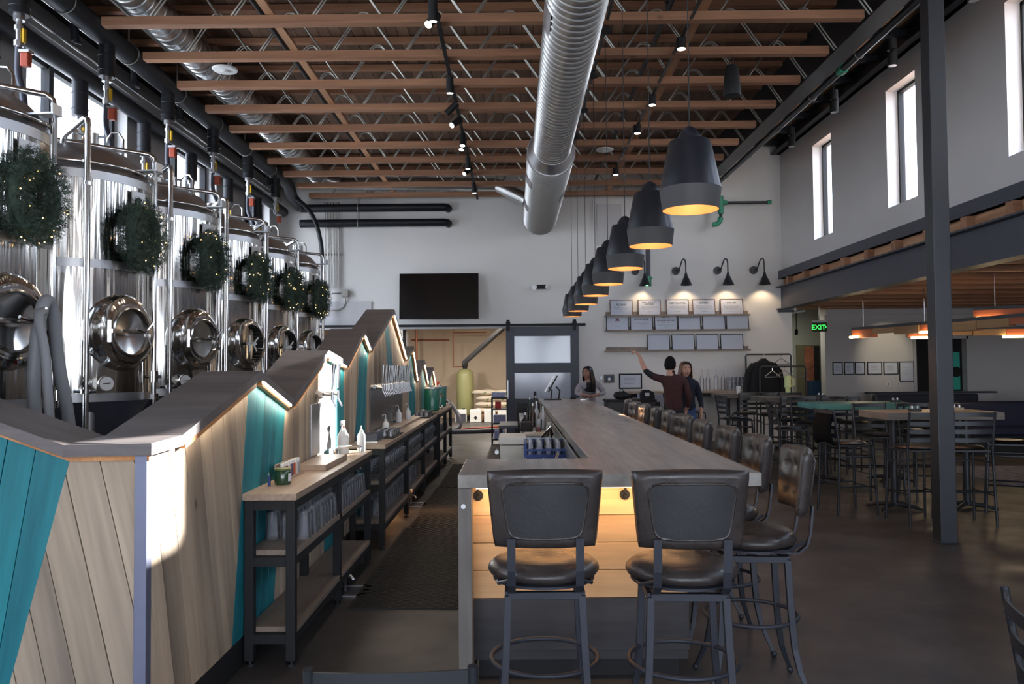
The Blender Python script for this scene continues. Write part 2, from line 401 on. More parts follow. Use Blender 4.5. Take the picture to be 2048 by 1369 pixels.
# brewhouse behind the opening
struct('wall_brewhouse_far', MB().box(-6, 3, 26.2, 26.4, 0, 4.2), M['wallbeige'])
struct('wall_brewhouse_left', MB().box(-6.2, -6, 17.6, 26.4, 0, 4.2), M['wallbeige'])
struct('wall_brewhouse_right', MB().box(1.6, 1.8, 17.6, 26.2, 0, 4.2), M['wallbeige'])
struct('ceiling_brewhouse', MB().box(-6.2, 3, 17.6, 26.4, 4.2, 4.3), M['wallbeige'])
# roof: deck planks over the joists, one by one
slab = struct('ceiling', MB().box(-5.45, 3.9, -5, 17.6, 5.96, 6.1), M['deck'])
me = MB().box(-.069, .069, -2.85, 2.85, 0, .045).mesh('plank', M['deck'])
x = -5.08
k = 0
while x < 3.8:
    off = (k * 1.37) % 5.7
    for j in range(-1, 4):
        y = -2 + j * 5.7 + off
        ya, yb = max(y - 2.85, 2.5), min(y + 2.85, 17.3)
        if yb - ya < .3: continue
        piece('plank', me, slab, (x + .07, (ya + yb) / 2, 5.915 + rnd.uniform(-.003, .003)), scale=(1, (yb - ya - .006) / 5.7, 1))
    x += .1445; k += 1
# right strip of the roof, higher, behind the girder
hi = struct('ceiling_high_strip', MB().box(3.9, 6.1, -5, 17.6, 6.56, 6.66), M['joisty'])
me_hp = MB().box(-.069, .069, -2.85, 2.85, 0, .045).mesh('plank', wood('high_deck_lit_tone_wood', (196, 150, 108), (228, 188, 144), .7, 'Y', 4.0, orand=.2))  # deck wood lightened in colour to make up for the shadow up here
for i in range(14):
    piece('plank', me_hp, hi, (3.98 + i * .1445, 10, 6.51), scale=(1, 2.55, 1))
struct('trim_1', MB().box(3.9, 3.94, -5, 17.4, 5.96, 6.55), M['black'])
# joists: metal-web trusses, each a structure with its own bottom chord, top chord and web rods
JY = [8.35 + .9435 * i for i in range(-5, 10)]
me_ch = MB().box(-4.33, 3.70, -.055, .055, 0, .09).mesh('bottom_chord', M['joist'])
me_tc = MB().box(-5.1, 3.80, -.045, .045, 0, .07).mesh('top_chord', M['joist'])
wb = MB()
xx = -3.86
def web(mb, xa, za, xb, zb, y): mb.obox((xa, y, za), (xb, y, zb), .025, .012, up=(0, 1, 0))
while xx < 3.1:
    for yy in (-.03, .03):
        pts = [(xx, yy, .05), (xx + .31, yy, .50), (xx + .36, yy, .545), (xx + .43, yy, .545), (xx + .48, yy, .50), (xx + .79, yy, .05)]
        wb.tube(pts, .011, 5)
    xx += .86
me_wb = wb.mesh('web_rods', M['galvweb'], 40)
me_blk = MB().box(-.06, .06, -.02, .02, .09, .6).mesh('end_post', M['joist'])
for i, y in enumerate(JY):
    t = bpy.data.objects.new('roof_joist', None); COL.objects.link(t); t.location = (0, y, 5.25); t['kind'] = 'structure'
    piece('bottom_chord', me_ch, t, (0, 0, 0)); piece('top_chord', me_tc, t, (0, 0, .578)); piece('web_rods', me_wb, t)
# bridging strips running with the room
def bridging(x, z, w=.09):
    o = MB().box(x - w / 2, x + w / 2, 3.6, 17.2, z, z + .038).build('bridging_strip', M['joisty'])
    tag(o, 'pale wood bridging strip crossing the joists ' + ('beside the galvanised duct on the window side' if x < 0 else 'on the girder side'), 'wood strip')
bridging(-2.55, 5.341); bridging(2.0, 5.341)
# second line of bridging braces seen between the webs
for s, xb in ((1, -2.5), (-1, 1.95)):
    pass
# steel girder along the joist ends, its column
gb = MB()
gb.box(3.74, 3.98, -5, 17.3, 5.25, 5.27); gb.box(3.85, 3.87, -5, 17.3, 5.27, 5.93); gb.box(3.74, 3.98, -5, 17.3, 5.93, 5.955)
g = struct('beam_roof_girder', gb, M['black'])
struct('column', MB().box(3.795, 3.945, 7.215, 7.365, 0, 5.249).box(3.79, 3.95, 7.21, 7.37, 0, .012), M['black'], bevel=.006)
# black purlins right of the girder, one per joist line
me_pu = MB().box(3.98, 5.8, -.05, .05, 6.36, 6.48).mesh('roof_purlin', M['black'])
for y in JY:
    o = piece('roof_purlin', me_pu, None, (0, y + .3, 0)); o['kind'] = 'structure'
struct('beam_wall_top', MB().box(5.72, 5.8, -5, 17.3, 6.2, 6.5).box(5.6, 5.8, -5, 17.3, 6.2, 6.22).box(5.6, 5.8, -5, 17.3, 6.45, 6.47), M['black'])
# mezzanine I-beam, the joist ends over it and the trim board
struct('beam_mezzanine', MB().box(5.66, 5.9, -5, 17.3, 2.82, 2.84).box(5.77, 5.79, -5, 17.3, 2.84, 3.29).box(5.66, 5.9, -5, 17.3, 3.29, 3.315), M['bluesteel'])
struct('trim_2', MB().box(5.72, 5.8, -5, 17.3, 3.48, 3.66).box(5.70, 5.8, -5, 17.3, 3.48, 3.495), M['bluesteel'])
lb = struct('trim_3', MB().box(5.83, 5.86, -5, 17.3, 3.315, 3.5), M['joisty'])
me_je = MB().box(5.72, 5.83, -.07, .07, 3.315, 3.48).mesh('joist_end', M['joist'])
for i in range(-6, 10):
    y = 8.26 + .9435 * i
    piece('joist_end', me_je, lb, (0, y, 0))
# dining ceiling
dc = struct('ceiling_dining', MB().box(5.9, 13.3, -5, 22.3, 3.5, 3.6), M['deck'])
me_dj = MB().box(5.92, 13.0, -.05, .05, 0, .09).mesh('ceiling_joist', M['joist'])
me_dt = MB().box(5.92, 13.0, -.045, .045, 0, .06).mesh('ceiling_joist', M['joist'])
for i in range(-3, 13):
    y = 8.26 + .9435 * i
    piece('ceiling_joist', me_dj, dc, (0, y, 3.0)); piece('ceiling_joist', me_dt, dc, (0, y, 3.42))
    b = MB()
    for q in range(6): b.tube([(6.1 + q * 1.1, 0, 3.08), (6.5 + q * 1.1, 0, 3.43), (6.65 + q * 1.1, 0, 3.43), (7.05 + q * 1.1, 0, 3.08)], .012, 5)
    piece('web_rods', b.mesh('web_rods', M['galvweb']), dc, (0, y, 0))
struct('trim_4', MB().box(7.75, 13, 19.9, 20.0, 2.86, 3.0), M['wall'])
struct('trim_5', MB().box(5.7, 6.02, 17.22, 17.3, 2.76, 2.82), M['bluesteel'])
# ------------------------------------------------------------------ fermentation tanks along the window wall
TX, TR, TP, TY0 = -3.94, .67, 1.571, 5.48
def ang(phi): return math.cos(phi), -math.sin(phi)     # phi: 0 = towards the aisle (+x), positive turns to the camera
def facing(phi):
    """matrix whose local +Z points outward at angle phi, local Y up"""
    o = Vector((math.cos(phi), -math.sin(phi), 0)); up = Vector((0, 0, 1)); r = up.cross(o)
    return Matrix((r, up, o)).transposed()
def tank(k, label, open_door):
    t = thing('fermentation_tank', label, 'tank', (TX, TY0 + TP * k, 0), 0, 'stainless tanks along the windows')
    mb = MB().lathe([(TR, 1.37), (TR, 3.22)], n=72)
    mb.build('shell', M['steel'], t, smooth=30)
    for z0, z1, e in ((1.35, 1.42, .004), (2.46, 2.53, .003), (3.2, 3.27, .005)): MB().lathe([(TR - .01, z0), (TR + e, z0), (TR + e, z1), (TR - .01, z1)], n=72).build('weld_band', M['satin'], t, smooth=30)
    mb = MB().lathe([(TR, 3.27), (TR - .02, 3.30), (TR * .93, 3.38), (TR * .78, 3.49), (TR * .5, 3.59), (TR * .25, 3.635), (0.001, 3.645)], n=48)
    mb.build('dome', M['satin'], t, smooth=40)
    mb = MB().lathe([(TR * .80, 3.30), (TR * .80, 3.42)], n=2)
    mb = MB().torus((0, 0, 3.335), TR - .005, .017, 48, 6)
    mb.build('top_rail', M['chrome'], t, smooth=60)
    MB().lathe([(TR - .01, 1.36), (.09, .42), (.07, .3), (.001, .3)], n=40).build('cone', M['bluesteel'], t, smooth=30)
    for a in (45, 135, 225, 315):
        c, s_ = math.cos(math.radians(a)) * .56, math.sin(math.radians(a)) * .56
        MB().cyl((c, s_, .02), (c, s_, 1.5), .045, n=10).cyl((c, s_, 0), (c, s_, .02), .08, n=10).build('leg', M['satin'], t, smooth=40)
    # dome fittings
    MB().cyl((.1, -.1, 3.6), (.1, -.1, 3.72), .06, n=12).cyl((.1, -.1, 3.68), (.1, -.1, 3.70), .08, n=12).build('dome_fitting', M['chrome'], t, smooth=40)
    MB().tube([(.3, .05, 3.55), (.3, .05, 3.68), (.34, .05, 3.74), (.4, .05, 3.74), (.44, .05, 3.68), (.44, .05, 3.5)], .012, 6).build('lifting_lug', M['chrome'], t, smooth=40)
    MB().cyl((.32, -.2, 3.5), (.32, -.2, 3.66), .035, n=10).cyl((.25, -.2, 3.63), (.42, -.2, 3.63), .012, n=6).build('pressure_valve', M['chrome'], t, smooth=40)
    # hooked lifting bracket on the shoulder
    d = Vector((*ang(math.radians(5)), 0))
    p0 = d * (TR - .06) + Vector((0, 0, 3.36)); p1 = d * (TR + .16) + Vector((0, 0, 3.36))
    MB().obox(p0, p1, .10, .012).obox(p1 - d * .01, p1 - d * .01 + Vector((0, 0, .07)), .10, .012, up=d).build('shoulder_bracket', M['satin'], t)
    # manway
    F = facing(math.radians(18)); c = facing(math.radians(23)) @ Vector((0, 0, TR + .01)) + Vector((0, 0, 1.93))
    def L(v): return F @ Vector(v) + c
    mw = MB().lathe([(.335, -.22), (.33, -.02), (.30, .035), (.255, .055), (.25, .06), (.235, .06), (.235, -.02)], c, 40, F).build('manway_collar', M['steel'], t, smooth=35)
    if not open_door:
        dr = MB().lathe([(.001, .03), (.12, .038), (.19, .05), (.215, .075), (.235, .075), (.235, .06)], c, 36, F).build('manway_door', M['chrome'], t, smooth=35)
        h = MB().obox(L((-.27, .0, .12)), L((.10, .0, .12)), .035, .03).cyl(L((-.26, .09, .10)), L((-.26, -.09, .10)), .022, n=8).cyl(L((.02, 0, .08)), L((.02, 0, .24)), .016, n=8)
        for a in (50, 170, 290): h.tube([L((.02, 0, .2)), L((.02 + .12 * math.cos(math.radians(a)), .12 * math.sin(math.radians(a)), .215))], .012, 6)
        h.torus(c + F @ Vector((0, 0, .075)), .2, .014, 28, 6, F)
        h.build('door_handle', M['chrome'], dr, smooth=40)
    else:
        MB().lathe([(.001, -.3), (.235, -.3), (.235, .05)], c, 28, F).build('manway_opening', M['matteblack'], t, smooth=30)
        h = MB().obox(L((-.12, .0, .07)), L((.06, .0, .07)), .03, .03).cyl(L((-.06, .1, .07)), L((-.06, -.1, .07)), .016, n=8)
        for a in (50, 170, 290): h.tube([L((.0, 0, .08)), L((.1 * math.cos(math.radians(a)), .1 * math.sin(math.radians(a)), .1))], .011, 6)
        h.build('door_handle', M['white'], t, smooth=40)
    # name plate with the maker's ring emblem
    F2 = facing(math.radians(12)); c2 = F2 @ Vector((0, 0, TR + .012)) + Vector((0, 0, 3.03))
    pl = MB().prism([(-.085, -.13), (.085, -.13), (.085, .13), (-.085, .13)], lambda u, v, w: F2 @ Vector((u, v, w)) + c2, .01).build('name_plate', M['satin'], t)
    e = MB(); pts = [c2 + F2 @ Vector((.045 * math.cos(a), .02 + .05 * math.sin(a), .014)) for a in [PI * (.25 + 1.5 * i / 14) for i in range(15)]]
    e.tube(pts, .008, 5).tube([c2 + F2 @ Vector((.03, .02, .014)), c2 + F2 @ Vector((.03, -.04, .014))], .007, 5).tube([c2 + F2 @ Vector((-.06, -.09, .014)), c2 + F2 @ Vector((.06, -.09, .014))], .004, 4)
    e.build('emblem', M['matteblack'], pl)
    # thermometer dial
    F3 = facing(math.radians(40)); c3 = F3 @ Vector((0, 0, TR)) + Vector((0, 0, 1.50))
    g = MB().cyl(c3, c3 + F3 @ Vector((0, 0, .08)), .03, n=12).lathe([(.001, .08), (.062, .08), (.066, .085), (.066, .105), (.058, .105), (.056, .1)], c3, 24, F3).build('thermometer', M['chrome'], t, smooth=40)
    MB().lathe([(.001, .101), (.056, .101)], c3, 24, F3).build('dial', M['white'], g)
    MB().obox(c3 + F3 @ Vector((-.03, 0, .104)), c3 + F3 @ Vector((.03, .004, .104)), .006, .003, up=F3 @ Vector((0, 0, 1))).build('needle', M['matteblack'], g)
    # sample valve and racking arm
    F4 = facing(math.radians(66)); c4 = F4 @ Vector((0, 0, TR)) + Vector((0, 0, 1.52))
    MB().cyl(c4, c4 + F4 @ Vector((0, 0, .1)), .05, n=14).cyl(c4 + F4 @ Vector((0, 0, .1)), c4 + F4 @ Vector((0, 0, .13)), .07, n=14).cyl(c4 + F4 @ Vector((0, -.02, .08)), c4 + F4 @ Vector((0, -.2, .08)), .02, n=10)\
        .cyl(c4 + F4 @ Vector((-.06, -.15, .08)), c4 + F4 @ Vector((.08, -.15, .08)), .012, n=8).build('sample_valve', M['chrome'], t, smooth=40)
    # cleaning pipes
    a = [(.47, -.59, .9), (.47, -.59, 3.62), (.462, -.586, 3.665), (.43, -.57, 3.68), (.21, -.46, 3.58), (.18, -.44, 3.54), (.17, -.43, 3.45)]
    MB().tube(a, .024, 10).tube([(.47, -.59, 1.42), (.47, -.59, 1.46)], .045, 10).tube([(.38, -.59, 1.44), (.56, -.59, 1.44)], .014, 6).tube([(.47, -.59, 3.12), (.47, -.59, 3.15)], .034, 8).build('cleaning_pipe', M['chrome'], t, smooth=50)
    b = [(.12, -.44, 3.54), (.62, .0, 3.54), (.68, .03, 3.535), (.715, .055, 3.51), (.725, .06, 3.46), (.725, .06, 1.0)]
    MB().tube(b, .022, 10).tube([(.725, .06, 3.0), (.725, .06, 3.03)], .032, 8).tube([(.66, .06, 1.55), (.79, .06, 1.55)], .014, 6).tube([(.725, .06, 1.5), (.725, .06, 1.6)], .04, 8)\
        .tube([(.725, .06, 1.35), (.725, .06, 1.4)], .045, 8).build('cleaning_pipe', M['chrome'], t, smooth=50)
    return t
TL = ['stainless tank nearest the camera with grey hoses hanging over its manway door', 'second stainless tank, its closed manway door beside the cap of the first wooden peak', 'third stainless tank in the row, the last with a closed manway door',
      'fourth stainless tank in the row, the first with a dark open manway', 'fifth stainless tank in the row, with a dark open manway', 'last stainless tank in the row, beside the far wall']
tanks = [tank(k, TL[k], k > 2) for k in range(6)]
tank0 = tank(-1, 'stainless tank beyond the left edge of the photo', False)
# evergreen wreaths with fairy lights
def wreath_mesh():
    mb = MB(); R, r = .218, .084
    for i in range(2400):
        a = rnd.uniform(0, 2 * PI); b = rnd.uniform(0, 2 * PI); q = r * rnd.uniform(.55, 1.12)
        ctr = Vector((math.cos(a), math.sin(a), 0)); nrm = ctr * math.cos(b) + Vector((0, 0, 1)) * math.sin(b)
        p = ctr * R + nrm * q * Vector((1, 1, .8)).length / 1.62
        d = (nrm + Vector((rnd.uniform(-1, 1), rnd.uniform(-1, 1), rnd.uniform(-.6, .6))) * .9).normalized(); l = rnd.uniform(.035, .065)
        s = d.orthogonal().normalized(); w = d.cross(s)
        for j in range(5):
            t0 = p + d * (l * j / 5)
            for sg in (1, -1):
                e = (d * .6 + (s * math.cos(j * 1.3) + w * math.sin(j * 1.3)) * sg).normalized() * .022
                n_ = e.cross(d).normalized() * .0022
                mb.add([t0 - n_, t0 + n_, t0 + e], [(0, 1, 2)])
    return mb.mesh('needles', M['needle'])
me_wr = wreath_mesh()
me_core = MB().torus((0, 0, 0), .218, .045, 28, 8).mesh('wreath_core', M['needle'])
lb = MB()
for i in range(20):
    a = rnd.uniform(0, 2 * PI); b = rnd.uniform(-.3, PI + .3); ctr = Vector((math.cos(a), math.sin(a), 0)); nrm = ctr * math.cos(b) + Vector((0, 0, 1)) * math.sin(b)
    lb.sphere(ctr * .218 + nrm * .088, .005, 6, 4)
me_fl = lb.mesh('fairy_lights', M['fairy'])
WLn = ['evergreen wreath with fairy lights on the tank nearest the camera', 'evergreen wreath with fairy lights on the second tank of the row', 'evergreen wreath with fairy lights on the third tank of the row',
       'evergreen wreath with fairy lights on the fourth tank of the row', 'evergreen wreath with fairy lights on the fifth tank of the row', 'evergreen wreath hung on the last tank, against the far wall']
for k in range(6):
    phi = math.radians(16); F = facing(math.radians(2))
    t = thing('wreath', WLn[k], 'wreath', (TX + (TR + .115) * math.cos(phi), TY0 + TP * k - (TR + .115) * math.sin(phi), 2.76), 0, 'wreaths on the tanks')
    t.rotation_euler = (F @ Matrix.Rotation(k * 1.1, 3, 'Z')).to_euler()
    a = piece('needles', me_wr, t); a['kind'] = 'stuff'
    piece('wreath_core', me_core, t); b = piece('fairy_lights', me_fl, t); b['kind'] = 'stuff'
# hoses hanging over the first tank's door
def hose(name, pts, r, m, label, cat='hose'):
    P = [Vector(p) for p in pts]; out = []
    for i in range(len(P) - 1):
        a = P[max(i - 1, 0)]; b = P[i]; c = P[i + 1]; d = P[min(i + 2, len(P) - 1)]
        for j in range(6):
            t = j / 6; out.append(.5 * ((2 * b) + (c - a) * t + (2 * a - 5 * b + 4 * c - d) * t * t + (3 * b - a - 3 * c + d) * t ** 3))
    out.append(P[-1]); o = MB().tube(out, r, 10).build(name, m, None, smooth=60); return tag(o, label, cat)
hose('brewing_hose', [(-3.13, 5.30, 1.06), (-3.14, 5.22, 1.4), (-3.13, 5.22, 1.8), (-3.13, 5.30, 2.06), (-3.14, 5.42, 2.02), (-3.15, 5.5, 1.7), (-3.12, 5.58, 1.3), (-3.1, 5.62, .9)], .042, M['hose'], 'pale grey hose looped over the manway handle of the nearest tank')
hose('brewing_hose', [(-2.9, 5.05, 1.0), (-2.95, 5.07, 1.3), (-3.0, 5.1, 1.7), (-3.08, 5.16, 1.95), (-3.1, 5.25, 2.0)], .03, M['hose'], 'thinner pale hose dropping in front of the nearest tank')
tag(MB().cyl((-2.95, 6.2, 0), (-2.95, 6.2, 1.02), .02, n=8).box(-2.97, -2.7, 6.18, 6.22, 1.02, 1.035).build('valve_lever', M['greenpaint']), 'green valve lever standing behind the valley of the wooden partition', 'valve')
tag(MB().lathe([(.14, .55), (.16, .9), (.165, .9), (.15, .55)], (-2.75, 6.0, 0), 20).build('red_bucket', mat('red_plastic', (190, 30, 30), .4)), 'red bucket just showing behind the first valley of the partition', 'bucket')
t = thing('steel_keg', 'steel keg under the red bucket behind the partition', 'keg', (-2.75, 6.0, 0)); MB().lathe([(.001, 0), (.16, 0), (.19, .05), (.19, .5), (.16, .548), (.001, .548)], n=28).build('keg_body', M['satin'], t, smooth=40); MB().torus((0, 0, .27), .19, .012, 28, 6).build('rib', M['satin'], t, smooth=60)

# ------------------------------------------------------------------ overhead glycol pipes
def pipe(name, pts, r, m, label, cat='pipe', group=None, n=14):
    o = MB().tube(pts, r, n).build(name, m, None, smooth=50); return tag(o, label, cat, group)
pipe('glycol_pipe', [(-4.5, -4.9, 5.32), (-4.5, 15.6, 5.32), (-4.5, 15.9, 5.3), (-4.55, 16.3, 5.16), (-4.6, 17.05, 5.12)], .115, M['blackpipe'], 'thick black insulated pipe running just outside the joist ends')
pipe('glycol_pipe', [(-4.92, -4.9, 4.98), (-4.92, 17.0, 4.98)], .10, M['blackpipe'], 'thick black insulated pipe crossing the tops of the left windows')
pipe('thin_pipe', [(-4.62, -4.9, 5.27), (-4.62, 15.5, 5.27)], .014, M['chrome'], 'bright thin pipe running beside the upper black pipe')
pipe('thin_pipe', [(-4.78, -4.9, 5.14), (-4.78, 15.5, 5.14)], .014, M['chrome'], 'bright thin pipe between the two black pipes')
pipe('drain_pipe', [(-4.75, -4.9, 5.45), (-4.75, 17.0, 5.45)], .06, M['blackpipe'], 'dark pipe tucked above the two thick black pipes')
pipe('conduit', [(-4.32, -4.9, 5.62), (-4.32, 16.6, 5.62)], .016, M['galvweb'], 'galvanised conduit beside the small duct in the trusses')
pipe('conduit', [(-4.42, -4.9, 5.7), (-4.42, 16.6, 5.7)], .016, M['galvweb'], 'upper galvanised conduit along the truss ends')
struct('trim_6', MB().box(-5.15, -5.06, -5, 17.3, 5.26, 5.34), M['wall'])
struct('trim_7', MB().box(-5.15, -4.95, -5, 17.3, 5.6, 5.83), M['matteblack'])
pipe('wall_pipe', [(-4.6, 17.12, 5.08), (-1.5, 17.12, 5.08), (-1.44, 17.16, 5.08), (-1.42, 17.29, 5.08)], .085, M['blackpipe'], 'upper of two black pipes fixed across the far wall')
pipe('wall_pipe', [(-4.6, 17.12, 4.75), (-1.5, 17.12, 4.75), (-1.44, 17.16, 4.75), (-1.42, 17.29, 4.75)], .085, M['blackpipe'], 'lower of two black pipes fixed across the far wall')
for z, w in ((5.08, 'upper'), (4.75, 'lower')):
    tag(MB().torus((-3.35, 17.12, z), .092, .01, 20, 6, Matrix.Rotation(PI / 2, 3, 'Y')).box(-3.37, -3.33, 17.1, 17.14, z + .09, z + .24).build('pipe_hanger', M['galvweb']), 'metal hanger ring around the %s black wall pipe' % w, 'hanger')
# drops: insulated canister, valve, actuator and hose to each tank
def drop(x, y, z, cl, label, act=True, hose_to=None):
    t = thing('valve_drop', label, 'valve', (x, y, z), 0, 'insulated valve drops from the black pipes')
    MB().cyl((0, 0, 0), (0, 0, -cl), .085, n=16).torus((0, 0, -cl * .35), .086, .006, 20, 5).torus((0, 0, -cl * .8), .086, .006, 20, 5).build('canister', M['blackpipe'], t, smooth=40)
    MB().cyl((0, 0, -cl), (0, 0, -cl - .05), .05, n=12).cyl((0, 0, -cl - .04), (0, 0, -cl - .32), .026, n=10).cyl((0, 0, -cl - .1), (0, 0, -cl - .14), .04, n=8).cyl((0, 0, -cl - .24), (0, 0, -cl - .29), .042, n=8).build('valve_body', M['satin'], t, smooth=40)
    MB().box(.04, .055, -.02, .02, -cl - .26, -cl - .13).build('lever', M['yellow'], t)
    if act:
        MB().box(.03, .105, -.035, .035, -cl - .48, -cl - .35).build('actuator', M['orange'], t, bevel=.01)
        MB().box(.02, .115, -.042, .042, -cl - .355, -cl - .33).build('actuator_bracket', M['satin'], t)
    if hose_to:
        p = Vector(hose_to) - Vector((x, y, z)); a = Vector((0, 0, -cl - .3))
        pts = [a, a + Vector((0, 0, -.25)), a.lerp(p, .5) + Vector((.03, 0, -.0)), p + Vector((0, 0, .2)), p]
        out = []
        for i in range(4):
            q0 = pts[max(i - 1, 0)]; q1 = pts[i]; q2 = pts[i + 1]; q3 = pts[min(i + 2, 4)]
            for j in range(5):
                u = j / 5; out.append(.5 * ((2 * q1) + (q2 - q0) * u + (2 * q0 - 5 * q1 + 4 * q2 - q3) * u * u + (3 * q1 - q0 - 3 * q2 + q3) * u ** 3))
        MB().tube(out + [p], .032, 8).build('hose', M['bluesteel'], t, smooth=60)
    return t
ord_ = ['first', 'second', 'third', 'fourth', 'fifth', 'sixth', 'seventh', 'eighth']
for i in range(7):
    y = 5.62 + 1.565 * i
    drop(-4.5, y, 5.22, .36, '%s insulated valve drop under the upper black pipe, counted from the camera, with its hose' % ord_[i], True, (-4.3, y - .25, 3.5) if y < 14 else None)
for i in range(7):
    y = 5.85 + 1.565 * i
    drop(-4.92, y, 4.9, .40, '%s insulated valve drop under the lower black pipe, counted from the camera' % ord_[i], False, (-4.72, y - .1, 3.35) if y < 14 else None)
gp = [o for o in COL.objects if o.name.startswith('glycol_pipe')][0]; dp = [o for o in COL.objects if o.name.startswith('drain_pipe')][0]
for i in range(9):
    y = 5.2 + 1.35 * i
    o = MB().torus((0, 0, 0), .122, .007, 22, 5, Matrix.Rotation(PI / 2, 3, 'X')).box(-.006, .006, -.01, .01, .12, .5).build('ring_hanger', M['galvweb'], gp, loc=(-4.5, y, 5.32))
    o = MB().tube([(0, 0, 0), (.02, 0, -.28)], .045, 10).tube([(.02, 0, -.28), (.09, 0, -.3)], .02, 6).build('capped_stub', M['blackpipe'], dp, loc=(-4.68, y + .5, 5.40), smooth=40)
# hose looping down the far corner and conduits on the far wall
hose('corner_hose', [(-4.5, 16.2, 5.15), (-4.25, 16.6, 4.9), (-4.12, 16.9, 4.4), (-4.08, 17.0, 3.6), (-4.1, 17.0, 2.6)], .045, M['blackpipe'], 'black hose curving down the far corner behind the last tank')
cb = thing('conduit_bundle', 'bundle of six vertical galvanised conduits on the far wall by the last tank', 'conduit', (0, 0, 0))
for i, x in enumerate((-4.10, -4.04, -3.98, -3.92, -3.86, -3.80)):
    o = MB().tube([(x, 17.26, 5.24), (x, 17.26, 3.36)], .013, 6).build('conduit', M['galvweb'], cb, smooth=50)
MB().box(-4.16, -3.72, 17.275, 17.3, 4.08, 4.12).build('strap_rail', M['galvweb'], cb)
t = thing('junction_box', 'grey junction box with a bent conduit on the far wall', 'electrical box', (-3.66, 17.2, 3.25))
MB().box(-.07, .07, 0, .1, -.08, .08).build('box_body', M['galvweb'], t, bevel=.006); MB().tube([(-.28, .05, .0), (-.07, .05, 0)], .014, 6).tube([(0, .05, -.08), (0, .05, -.2), (-.05, .05, -.3), (-.15, .05, -.36), (-.3, .05, -.37)], .016, 6).build('conduit', M['galvweb'], t, smooth=60)
tag(MB().box(-4.3, -3.1, 17.27, 17.3, 2.55, 3.08).build('access_panel', M['wall'], bevel=.004), 'large flush access panel low on the far wall left of the television', 'panel')
# ducts
def duct(name, x, z, segs, label, m=M['galv']):
    t = thing(name, label, 'duct', (x, 0, z))
    for (y0, y1, r, ribs) in segs:
        mb = MB(); prof = []; y = y0; n = int((y1 - y0) / ribs)
        for i in range(n):
            a = y0 + i * (y1 - y0) / n; prof += [(r, a), (r, a + ribs * .82), (r + .011, a + ribs * .88), (r + .011, a + ribs * .97)]
        prof.append((r, y1))
        mb.lathe(prof, (0, 0, 0), 40, Matrix.Rotation(-PI / 2, 3, 'X')); mb.build('duct_section', m, t, smooth=35)
    return t
d = duct('spiral_duct', .57, 4.85, [(-4.9, 11.6, .27, .12), (12.05, 17.28, .353, .085)], 'large galvanised spiral duct hanging above the bar aisle')
MB().lathe([(.27, 11.6), (.285, 11.6), (.353, 11.95), (.366, 11.95), (.366, 12.07), (.353, 12.07), (.26, 12.0), (.2, 11.98)], (0, 0, 0), 40, Matrix.Rotation(-PI / 2, 3, 'X')).build('reducer', M['satin'], d, smooth=30)
for y, a in ((6.9, 200), (8.8, 150), (10.2, 20), (12.9, 205), (13.9, 330), (15.0, 200)):
    r = .272 if y < 12 else .36
    mb = MB(); k = 6
    vs = []
    for j in range(k + 1):
        t_ = math.radians(a - 16 + 32 * j / k)
        for yy in (y, y + .45): vs.append(((r + .012) * math.cos(t_), yy, (r + .012) * math.sin(t_)))
    mb.add(vs, [(2 * j, 2 * j + 1, 2 * j + 3, 2 * j + 2) for j in range(k)])
    mb.build('register_grille', M['satin'], d, smooth=60)
for y in (5.2, 8.1, 10.9, 14.2, 16.4):
    MB().box(-.012, .012, y - .01, y + .01, .25, 1.0).build('hanger_strap', M['galvweb'], d)
duct('window_duct', -4.0, 5.6, [(-4.9, 16.4, .19, .14)], 'smaller galvanised duct running inside the trusses by the windows')
def round_x(name, pts, r, label):
    mb = MB(); out = []
    for a, b in zip(pts, pts[1:]):
        a, b = Vector(a), Vector(b); n = max(2, int((b - a).length / .05))
        out += [a.lerp(b, i / n) for i in range(n)]
    out.append(Vector(pts[-1])); rs = [r * (1 + (.035 if i % 2 else 0)) for i in range(len(out))]
    return tag(mb.tube(out, rs, 18).build(name, M['galv'], None, smooth=30), label, 'duct')
round_x('flexible_duct', [(-4.0, 16.35, 5.55), (-3.6, 16.5, 5.46), (-1.2, 16.5, 5.44), (-.35, 16.45, 5.4), (.25, 16.3, 5.05)], .13, 'flexible ribbed duct crossing the last trusses to the spiral duct')
pipe('sprinkler_pipe', [(-2.78, -4.9, 5.56), (-2.78, 17.2, 5.56)], .028, M['black'], 'dark sprinkler pipe inside the trusses on the window side')
pipe('sprinkler_pipe', [(1.73, -4.9, 5.56), (1.73, 17.2, 5.56)], .028, M['black'], 'dark sprinkler pipe inside the trusses over the bar')
for x, sp in zip((-2.78, 1.73), [o for o in COL.objects if o.name.startswith('sprinkler_pipe')]):
    for y in (8.9, 11.2, 13.5, 15.8):
        MB().cyl((0, 0, 0), (0, 0, .14), .016, n=8).cyl((0, 0, .14), (0, 0, .15), .03, n=10).build('sprinkler_head', M['matteblack'], sp, loc=(x + .02, y, 5.57))
